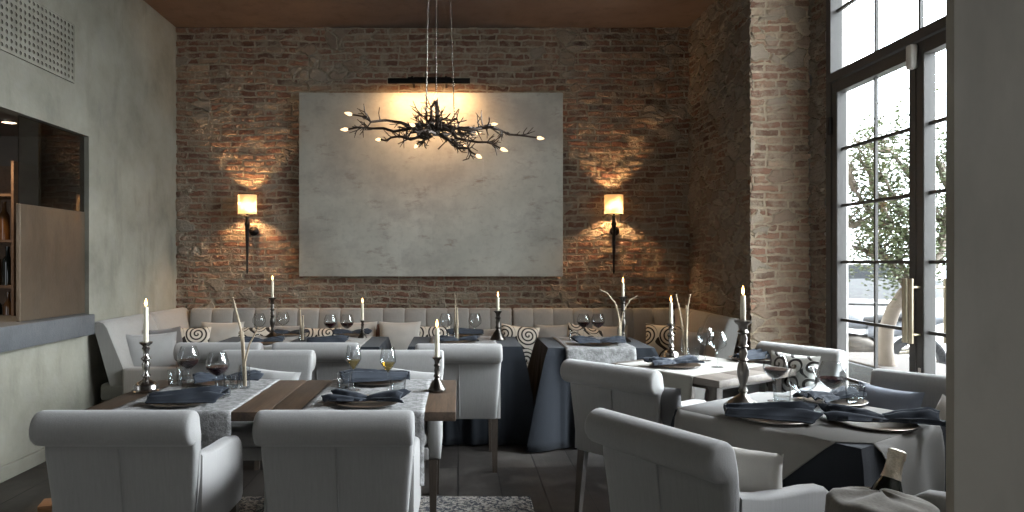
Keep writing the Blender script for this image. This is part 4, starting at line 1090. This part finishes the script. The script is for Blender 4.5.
# ------------------------------------------------------------------ cushions
def cushion(label, loc, w, h, th, mat, rz=0.0, lean=-0.25, roll=0.0, group=None, px=None):
    """standing cushion, face towards local -y, base at loc"""
    bm = NB(); n = 18
    for sgn in (1, -1):
        def fn(a, b):
            uu, vv = a * 2 - 1, b * 2 - 1
            k1 = ((1 - uu ** 2) * (1 - vv ** 2))
            x = uu * w / 2 * (1 - 0.07 * (1 - vv * vv)); z = vv * h / 2 * (1 - 0.07 * (1 - uu * uu))
            y = sgn * th / 2 * max(0, k1) ** 0.42 + 0.006 * noise.noise(Vector((uu * 3, vv * 3, w * 40 + sgn)))* (k1 > .02)
            return Vector((x, y, z + h / 2))
        sheet(bm, n, n, fn)
    bmesh.ops.remove_doubles(bm, verts=bm.verts, dist=0.0012)
    o = build('cushion', bm, M[mat], None, ang=75, loc=loc)
    o.rotation_mode = 'XYZ'
    o.rotation_euler = (Matrix.Rotation(rz, 3, 'Z') @ Matrix.Rotation(lean, 3, 'X') @ Matrix.Rotation(roll, 3, 'Y')).to_euler()
    return tag(o, label, 'cushion', group)
GC = 'cushions on the banquettes'
SZ = 0.445
def bench_cush(label, pxc, w, h, mat, lean=-0.28, roll=0.0, d=6.77, rz=0.0, th=0.13):
    cushion(label, ((pxc - PX) * d / F, d, SZ), w, h, th, mat, rz, lean, roll, GC)
cushion('plain light grey cushion nearest the end of the left banquette', (-2.54, 5.70, SZ), 0.42, 0.40, 0.13, 'cush_grey', 0.62, -0.28, 0.0, GC)
cushion('dark grey cushion behind the light grey one on the left banquette', (-2.585, 6.12, SZ), 0.42, 0.40, 0.12, 'cush_dark', 1.15, -0.22, 0.0, GC)
bench_cush('black swirl on cream cushion in the left corner of the banquette', 188, 0.40, 0.36, 'swirl_wide', d=6.62, rz=0.15)
bench_cush('cream white cushion beside the left corner swirl cushion', 219, 0.44, 0.40, 'cush_white', d=6.77)
bench_cush('black swirl cushion left of the tall candle on back left table', 252, 0.38, 0.35, 'swirl')
bench_cush('dark grey cushion behind the tall candle on back left table', 285, 0.36, 0.36, 'cush_grey', d=6.82)
bench_cush('black swirl cushion right of the twigs on back left table', 320, 0.40, 0.34, 'swirl_wide')
bench_cush('off white cushion behind the two red wines at back left', 356, 0.40, 0.40, 'cush_white', d=6.80)
bench_cush('narrow dark brown cushion between two white cushions', 378.5, 0.12, 0.38, 'cush_brown', d=6.85, th=0.08)
bench_cush('large white cushion between the left and middle navy tables', 399, 0.42, 0.41, 'cush_white', d=6.70)
bench_cush('black swirl cushion left of the twigs on the middle table', 431, 0.38, 0.36, 'swirl_wide')
bench_cush('pale grey cushion behind the middle table glasses', 481, 0.34, 0.33, 'cush_grey')
bench_cush('cream cushion with large black swirl right of the middle table', 517, 0.38, 0.38, 'swirl_wide', d=6.60, roll=0.12)
bench_cush('mid grey cushion at left behind the back right table', 553, 0.34, 0.37, 'cush_grey', d=6.80)
bench_cush('tilted black swirl cushion behind the red wines at back right', 581, 0.38, 0.36, 'swirl', roll=0.22)
bench_cush('off white cushion left of the tall candle at back right', 612, 0.36, 0.36, 'cush_white', d=6.80)
bench_cush('black swirl on cream cushion in the dark right corner', 662, 0.36, 0.40, 'swirl_wide', d=6.50, rz=-0.5)
cushion('plain grey cushion on the nook banquette behind the twigs', (2.02, 6.12, SZ), 0.40, 0.38, 0.13, 'cush_grey', -1.15, -0.25, 0, GC)
# cushions on chairs and loveseat
GH = 'cushions on the armchairs'
cushion('dark navy cushion on the far left front armchair seat', (-1.19, 2.74, 0.53), 0.36, 0.20, 0.10, 'cush_navy', pi, -0.22, 0, GH)
cushion('pale grey cushion on the armchair behind left half of rustic table', (-1.16, 4.00, 0.53), 0.38, 0.28, 0.11, 'cush_grey', 0.0, -0.35, 0.12, GH)
cushion('pale grey cushion on the armchair behind right half of rustic table', (-0.30, 4.00, 0.53), 0.34, 0.275, 0.11, 'cush_grey', 0.0, -0.35, 0.12, GH)
cushion('grey cushion in the armchair at the weathered wood table', (1.06, 3.62, 0.53), 0.34, 0.27, 0.12, 'cush_dark', face(0.73, 0.68) + pi, -0.25, 0, GH)
cushion('light linen cushion in the right foreground armchair', (0.99, 2.44, 0.53), 0.36, 0.27, 0.12, 'cush_white', face(0.868, 0.496) + pi + 0.35, -0.25, 0, GH)
cushion('black and white zebra print cushion on the armchair by the glazed doors', (2.08, 4.33, 0.53), 0.34, 0.33, 0.12, 'zebra', face(-0.86, -0.51) + pi, -0.30, 0, GH)
cushion('slate blue cushion at left on the loveseat', (1.99, 3.26, 0.475), 0.33, 0.37, 0.13, 'cush_blue', face(-0.80, -0.60) + pi - 0.25, -0.30, 0, 'cushions on the loveseat')
cushion('pale linen cushion at right on the loveseat', (2.10, 3.02, 0.475), 0.30, 0.345, 0.12, 'cush_white', face(-0.80, -0.60) + pi - 0.2, -0.30, 0.35, 'cushions on the loveseat')

# ------------------------------------------------------------------ wine cooler, its cloth and bottle
BC = Vector((1.235, 2.0, 0))
t = thing('wine_cooler', 'metal wine cooler on a stand in the right foreground under a cloth', 'wine cooler', BC)
bm = NB(); lathe(bm, [(0, 0.505), (0.085, 0.505), (0.10, 0.52), (0.118, 0.722), (0.124, 0.730), (0.118, 0.734), (0.112, 0.722), (0.096, 0.53), (0, 0.525)], 32); build('bucket', bm, M['steel'], t)
bm = NB(); lathe(bm, [(0, 0), (0.14, 0), (0.142, 0.01), (0.03, 0.03), (0.014, 0.06), (0.014, 0.48), (0.05, 0.505), (0, 0.505)], 28); build('stand', bm, M['steel'], t)
bm = NB()
def fn(a, b):
    th = a * 2 * pi; q = b
    back = max(0.0, cos(th - radians(75)))            # open side where the bottle leans out
    R0 = 0.130 * (1 - 0.80 * back ** 1.5)
    if q < 0.55:
        r = R0 * q / 0.55; z = 0.744 + 0.014 * (1 - (q / 0.55) ** 2) + 0.012 * noise.noise(Vector((cos(th) * 2, sin(th) * 2, q * 3)))
    else:
        w = (q - 0.55) / 0.45; dr = 0.17 * (1 - 0.95 * back ** 1.2)
        r = R0 + 0.012 + (0.018 * sin(6 * th) + 0.010 * sin(11 * th + 1)) * w + 0.02 * w; z = 0.742 - dr * w + 0.008 * noise.noise(Vector((cos(th) * 2, sin(th) * 2, 2)))
    return Vector((r * cos(th), r * sin(th), z))
sheet(bm, 72, 26, fn); bmesh.ops.remove_doubles(bm, verts=bm.verts, dist=0.0005)
o = build('cooler_cloth', bm, M['cooler_cloth'], None, ang=70, loc=(BC.x, BC.y, 0)); solid(o, 0.003, 1)
tag(o, 'beige striped napkin draped over the foreground wine cooler', 'napkin')
tip = at_d(898, 450, 2.10); basep = BC + Vector((0.0, 0.045, 0.535))
dv = (tip - basep); Lb = dv.length
Mx = Matrix.Translation(basep) @ dv.to_track_quat('Z', 'Y').to_matrix().to_4x4()
t = thing('wine_bottle', 'dark wine bottle with pale foil neck leaning in the wine cooler', 'bottle', basep)
t.rotation_euler = dv.to_track_quat('Z', 'Y').to_euler()
bm = NB(); R = 0.044
lathe(bm, [(0, 0), (R, 0.002), (R, Lb - 0.150), (R * 0.92, Lb - 0.125), (R * 0.62, Lb - 0.092), (R * 0.46, Lb - 0.075), (R * 0.42, Lb - 0.01), (0, Lb - 0.01)], 26); build('bottle_body', bm, M['bottle'], t)
bm = NB(); lathe(bm, [(R * 0.64, Lb - 0.090), (R * 0.56, Lb - 0.072), (R * 0.50, Lb - 0.03), (R * 0.58, Lb - 0.025), (R * 0.57, Lb - 0.004), (R * 0.42, Lb), (0, Lb)], 22); build('foil', bm, M['foil'], t)

# ------------------------------------------------------------------ rug
bm = NB(); box(bm, (-2.15, 1.2, 0.001), (0.436, 4.138, 0.011), 0.004, 1)
tag(build('rug', bm, M['rug']), 'dark and pale mottled rug under the rustic table', 'rug')
# low wooden step on the floor at left
bm = NB(); box(bm, (-0.12, -0.07, 0.0), (0.12, 0.07, 0.045), 0.006, 2)
tag(build('wooden_board', bm, M['leg_light'], loc=(-2.29, 3.97, 0), rot=(0, 0, 0.3)), 'small orange wooden board on the floor behind the far left front armchair', 'board')

# ------------------------------------------------------------------ outside: pavement, planter, tree, bikes, car
bm = NB(); box(bm, (XW + 0.32, -12, -0.15), (60, 60, -0.03)); o = struct('ground_outside', bm, M['pavement'])
t = thing('planter', 'grey stone planter box outside the glazed doors', 'planter', (3.86, 6.0, -0.03))
bm = NB(); box(bm, (-0.36, -0.75, 0), (0.40, 0.75, 0.56), 0.012, 2); build('trough', bm, M['planter'], t)
bm = NB(); box(bm, (-0.32, -0.71, 0.56), (0.36, 0.71, 0.575), 0.006, 1); build('soil', bm, M['soil'], t)
TD = 5.85
t = thing('street_tree', 'leafy tree with a curving pale trunk in the planter outside', 'tree', at_z(888, 262 + (H - 0.545) * F / TD, 0.545))
tb = t.location.copy()
rt_ = random.Random(12)
def Q(px, py, d): return at_d(px, py, d) - tb
trunk = [Q(888, 374, TD), Q(885, 350, TD), Q(886, 330, TD), Q(893, 310, TD - 0.05), Q(905, 293, TD - 0.1), Q(925, 276, TD - 0.1), Q(938, 255, TD), Q(946, 228, TD + 0.1), Q(950, 190, TD + 0.2)]
bm = NB(); tube(bm, trunk, [0.075, 0.062, 0.058, 0.056, 0.054, 0.05, 0.045, 0.038, 0.03], 12); build('trunk', bm, M['bark'], t)
tips = []
for path in ([(925, 276), (915, 250), (905, 235), (893, 228), (884, 208)], [(938, 255), (920, 225), (908, 213), (896, 203), (886, 180)], [(911, 293), (898, 275), (886, 258), (876, 240), (862, 222)],
             [(946, 228), (925, 195), (905, 170), (890, 150)], [(893, 228), (878, 222), (865, 205), (855, 190)], [(950, 190), (940, 165), (920, 150), (905, 140)], [(886, 258), (868, 252), (852, 246)], [(855, 190), (850, 175), (846, 160)], [(862, 222), (852, 226), (842, 222)], [(890, 150), (872, 148), (858, 142)], [(886, 180), (870, 172), (860, 160)], [(884, 208), (872, 186), (868, 160)], [(938, 255), (948, 220), (955, 180), (960, 150)],
             [(911, 293), (907, 275), (900, 262), (896, 250)]):
    dd0 = TD; pts = [Q(px, py, TD + rt_.uniform(-0.1, 0.1) + 0.06 * i * rt_.choice((-1, 1))) for i, (px, py) in enumerate(path)]
    pts[0] = Q(*path[0], TD)
    bm = NB(); n = len(pts); tube(bm, pts, [0.030 * (1 - 0.75 * i / (n - 1)) + 0.004 for i in range(n)], 7)
    for i in range(1, n):
        for _ in range(4):
            b0 = pts[i - 1].lerp(pts[i], rt_.random()); e0 = b0 + Vector((rt_.uniform(-.25, .25), rt_.uniform(-.25, .25), rt_.uniform(-.1, .28)))
            tube(bm, [b0, (b0 + e0) / 2 + Vector((0, 0, .02)), e0], [0.008, 0.006, 0.003], 5); tips += [e0, (b0 + e0) / 2, b0]
    build('bough', bm, M['bark'], t)
bm = NB()
for e0 in tips:
    for _ in range(20):
        c0 = e0 + Vector((rt_.gauss(0, .10), rt_.gauss(0, .12), rt_.gauss(0, .10)))
        if (c0 + tb).x < 3.36: continue
        Rm = Matrix.Rotation(rt_.uniform(0, 6.3), 3, 'Z') @ Matrix.Rotation(rt_.uniform(-1.2, 1.2), 3, 'X')
        L_, w_ = rt_.uniform(.03, .05), rt_.uniform(.010, .016)
        bm.faces.new([bm.verts.new(c0 + Rm @ Vector(p)) for p in ((-L_ / 2, 0, 0), (0, -w_, .004), (L_ / 2, 0, 0), (0, w_, .004))])
fo = build('foliage', bm, M['leaf'], t, False)
def wheel(bm, c, r, w):
    Mx = Matrix.Translation(c) @ Matrix.Rotation(pi / 2, 4, 'X')
    lathe(bm, [(r * 0.70, -w), (r * 0.92, -w), (r, -w * 0.5), (r, w * 0.5), (r * 0.92, w), (r * 0.70, w), (r * 0.70, -w)], 28, M=Mx)
def motorbike(label, loc, rz, body):
    t = thing('motorbike', label, 'motorbike', loc, rz, 'bikes parked outside')
    for x in (-0.62, 0.62):
        bm = NB(); wheel(bm, (x, 0, 0.30), 0.30, 0.055)
        w_ = build('wheel', bm, M['tyre'], t)
        bm = NB(); Mx = Matrix.Translation((x, 0, 0.30)) @ Matrix.Rotation(pi / 2, 4, 'X')
        lathe(bm, [(0, -0.03), (0.05, -0.03), (0.05, 0.03), (0, 0.03)], 14, M=Mx)
        for k_ in range(6): tube(bm, [(x, 0, 0.30), (x + 0.215 * cos(k_ * pi / 3), 0, 0.30 + 0.215 * sin(k_ * pi / 3))], 0.012, 6)
        build('hub', bm, M['steel'], w_)
    def hull(secs):
        bm = NB(); loft(bm, [[Vector((x, wy * cos(a), z + hz * sin(a))) for a in [2 * pi * i / 14 for i in range(14)]] for x, z, wy, hz in secs]); return bm
    build('fairing', hull([(0.40, 0.62, .02, .04), (0.46, 0.66, .13, .20), (0.60, 0.80, .17, .22), (0.72, 0.92, .12, .14), (0.80, 0.96, .03, .04)]), M[body], t)
    build('tank', hull([(-0.10, 0.70, .04, .05), (0.0, 0.76, .13, .12), (0.22, 0.80, .16, .14), (0.42, 0.78, .08, .10)]), M[body], t)
    build('tail', hull([(-0.95, 0.80, .03, .03), (-0.70, 0.76, .10, .09), (-0.40, 0.66, .12, .10), (-0.10, 0.62, .10, .08)]), M[body], t)
    build('saddle', hull([(-0.72, 0.86, .06, .03), (-0.50, 0.82, .12, .05), (-0.15, 0.76, .12, .05), (-0.02, 0.76, .06, .03)]), M['tyre'], t)
    build('engine', hull([(-0.25, 0.40, .06, .10), (-0.1, 0.42, .15, .17), (0.2, 0.44, .15, .17), (0.34, 0.46, .06, .10)]), M['dark_metal'], t)
    bm = NB(); tube(bm, [(0.62, 0.09, 0.30), (0.48, 0.09, 0.90)], 0.022, 8); tube(bm, [(0.62, -0.09, 0.30), (0.48, -0.09, 0.90)], 0.022, 8)
    tube(bm, [(0.36, -0.36, 0.98), (0.46, -0.15, 0.96), (0.48, 0, 0.95), (0.46, 0.15, 0.96), (0.36, 0.36, 0.98)], 0.014, 8); build('handlebar', bm, M['steel'], t)
    bm = NB(); tube(bm, [(0.62, 0, 0.64), (0.42, 0, 0.60), (0.32, 0, 0.48)], [0.05, 0.06, 0.03], 8); build('mudguard', bm, M[body], t)
    bm = NB(); tube(bm, [(-0.62, 0.1, 0.30), (0.0, 0.1, 0.36)], 0.03, 8); tube(bm, [(-0.8, -0.12, 0.42), (0.1, -0.12, 0.30)], [0.05, 0.03], 10); build('exhaust', bm, M['steel'], t)
    return t
motorbike('grey motorbike parked left of the tree outside', (4.85, 8.3, -0.03), radians(160), 'bikegrey')
motorbike('blue motorbike parked right of the tree outside', (5.9, 7.4, -0.03), radians(75), 'bikeblue')
def car(label, loc, rz):
    t = thing('parked_car', label, 'car', loc, rz)
    secs = [(-2.15, .45, .70, .62), (-2.05, .32, .84, .78), (-1.5, .25, .92, .86), (-0.5, .22, .93, .90), (0.6, .22, .93, .92), (1.4, .25, .92, .90), (2.0, .30, .86, .84), (2.15, .42, .74, .70)]
    bm = NB(); loft(bm, [[Vector((x, -0.88 * (w / .93), zb)), Vector((x, -0.9 * (w / .93), (zb + zt) / 2)), Vector((x, -0.82 * (w / .93), zt)), Vector((x, 0.82 * (w / .93), zt)), Vector((x, 0.9 * (w / .93), (zb + zt) / 2)), Vector((x, 0.88 * (w / .93), zb))] for x, zb, w, zt in secs])
    build('body', bm, M['carpaint'], t, ang=35)
    bm = NB(); loft(bm, [[Vector((x, -w, z)) , Vector((x, w, z))][0:2] + [Vector((x, w - 0.12, z + h)), Vector((x, -w + 0.12, z + h))] for x, w, z, h in ((-1.5, .78, .84, .03), (-0.75, .80, .88, .46), (0.6, .80, .90, .50), (1.5, .78, .88, .08))])
    cab = build('cabin', bm, M['dark_glass'], t, ang=35)
    bm = NB(); loft(bm, [[Vector((x, -w, z)), Vector((x, w, z)), Vector((x, w, z + .03)), Vector((x, -w, z + .03))] for x, w, z in ((-0.8, .66, 1.34), (-0.2, .69, 1.40), (0.5, .69, 1.41), (0.7, .66, 1.38))]); build('roof', bm, M['carpaint'], t)
    for x in (-1.3, 1.3):
        for y in (-0.80, 0.80):
            bm = NB(); wheel(bm, (x, y, 0.32), 0.32, 0.11); w_ = build('wheel', bm, M['tyre'], t)
            bm = NB(); Mx = Matrix.Translation((x, y, 0.32)) @ Matrix.Rotation(pi / 2, 4, 'X'); lathe(bm, [(0, -0.10), (0.22, -0.09), (0.225, 0.09), (0, 0.10)], 20, M=Mx); build('hubcap', bm, M['steel'], w_)
    for y in (-0.62, 0.62):
        bm = NB(); box(bm, (2.02, y - 0.16, 0.60), (2.13, y + 0.16, 0.72), 0.03, 2); build('headlamp', bm, M['white_box'], t)
    return t
car('silver grey car parked across the street outside', (14.2, 23.6, -0.03), radians(-20))

# ------------------------------------------------------------------ light
SKYDIR, SKYHI, SKYLO = (0.90, 0.12, 0.50), 85.0, 5.0
Wd_ = bpy.data.worlds.new('daylight'); S.world = Wd_; Wd_.use_nodes = True
nt = Wd_.node_tree; nt.nodes.clear()
wo = nt.nodes.new('ShaderNodeOutputWorld'); bg = nt.nodes.new('ShaderNodeBackground')
bg.inputs[0].default_value = (0.88, 0.935, 1.0, 1)
tc = nt.nodes.new('ShaderNodeTexCoord')
def wmath(op, a, b, clamp=False):
    nd = nt.nodes.new('ShaderNodeMath'); nd.operation = op; nd.use_clamp = clamp
    for i_, x_ in enumerate((a, b)):
        if isinstance(x_, bpy.types.NodeSocket): nt.links.new(x_, nd.inputs[i_])
        else: nd.inputs[i_].default_value = x_
    return nd.outputs[0]
dt = nt.nodes.new('ShaderNodeVectorMath'); dt.operation = 'DOT_PRODUCT'
nt.links.new(tc.outputs['Generated'], dt.inputs[0]); dt.inputs[1].default_value = Vector(SKYDIR).normalized()
glow = wmath('POWER', wmath('MAXIMUM', dt.outputs['Value'], 0.0), 5.0)
nt.links.new(wmath('ADD', wmath('MULTIPLY', glow, SKYHI), SKYLO), bg.inputs[1])
nt.links.new(bg.outputs[0], wo.inputs[0])
def portal(name, loc, size, rot):
    o = lamp(name, 'AREA', loc, 1.0, (1, 1, 1), size, rot); o.data.cycles.is_portal = True; return o
portal('door_portal', (XW + 0.10, (WY0 + WY1) / 2, 1.9), (3.8, WY1 - WY0), (0, radians(90), 0))
portal('near_portal', (XW + 0.10, (N0 + N1) / 2, (NZ0 + NZ1) / 2), (NZ1 - NZ0, N1 - N0), (0, radians(90), 0))
portal('rear_portal', ((BW[0] + BW[1]) / 2, YR - 0.1, (BW[2] + BW[3]) / 2), (BW[1] - BW[0], BW[3] - BW[2]), (radians(90), 0, 0))
portal('side_portal', (XW + 0.15, (RW[0] + RW[1]) / 2, (RW[2] + RW[3]) / 2), (RW[3] - RW[2], RW[1] - RW[0]), (0, radians(90), 0))

# ------------------------------------------------------------------ camera
cam = bpy.data.cameras.new('camera'); co = bpy.data.objects.new('camera', cam); COL.objects.link(co)
co.location = (0, 0, H); co.rotation_euler = (radians(90), 0, 0)
cam.sensor_width = 36; cam.sensor_fit = 'HORIZONTAL'; cam.lens = F / 1024 * 36
cam.shift_x = (512 - PX) / 1024; cam.shift_y = (PY - 256) / 1024
cam.clip_start = 0.05; cam.clip_end = 200
S.camera = co
vs = S.view_settings
S.display_settings.display_device = 'sRGB'
vs.view_transform = 'Standard'; vs.look = 'None'; vs.gamma = 1; vs.use_curve_mapping = False; vs.exposure = -0.5
S.cycles.use_denoising = True
S.cycles.max_bounces = 8; S.cycles.diffuse_bounces = 5; S.cycles.transparent_max_bounces = 24
S.cycles.caustics_reflective = False; S.cycles.caustics_refractive = False
S.cycles.sample_clamp_indirect = 6.0
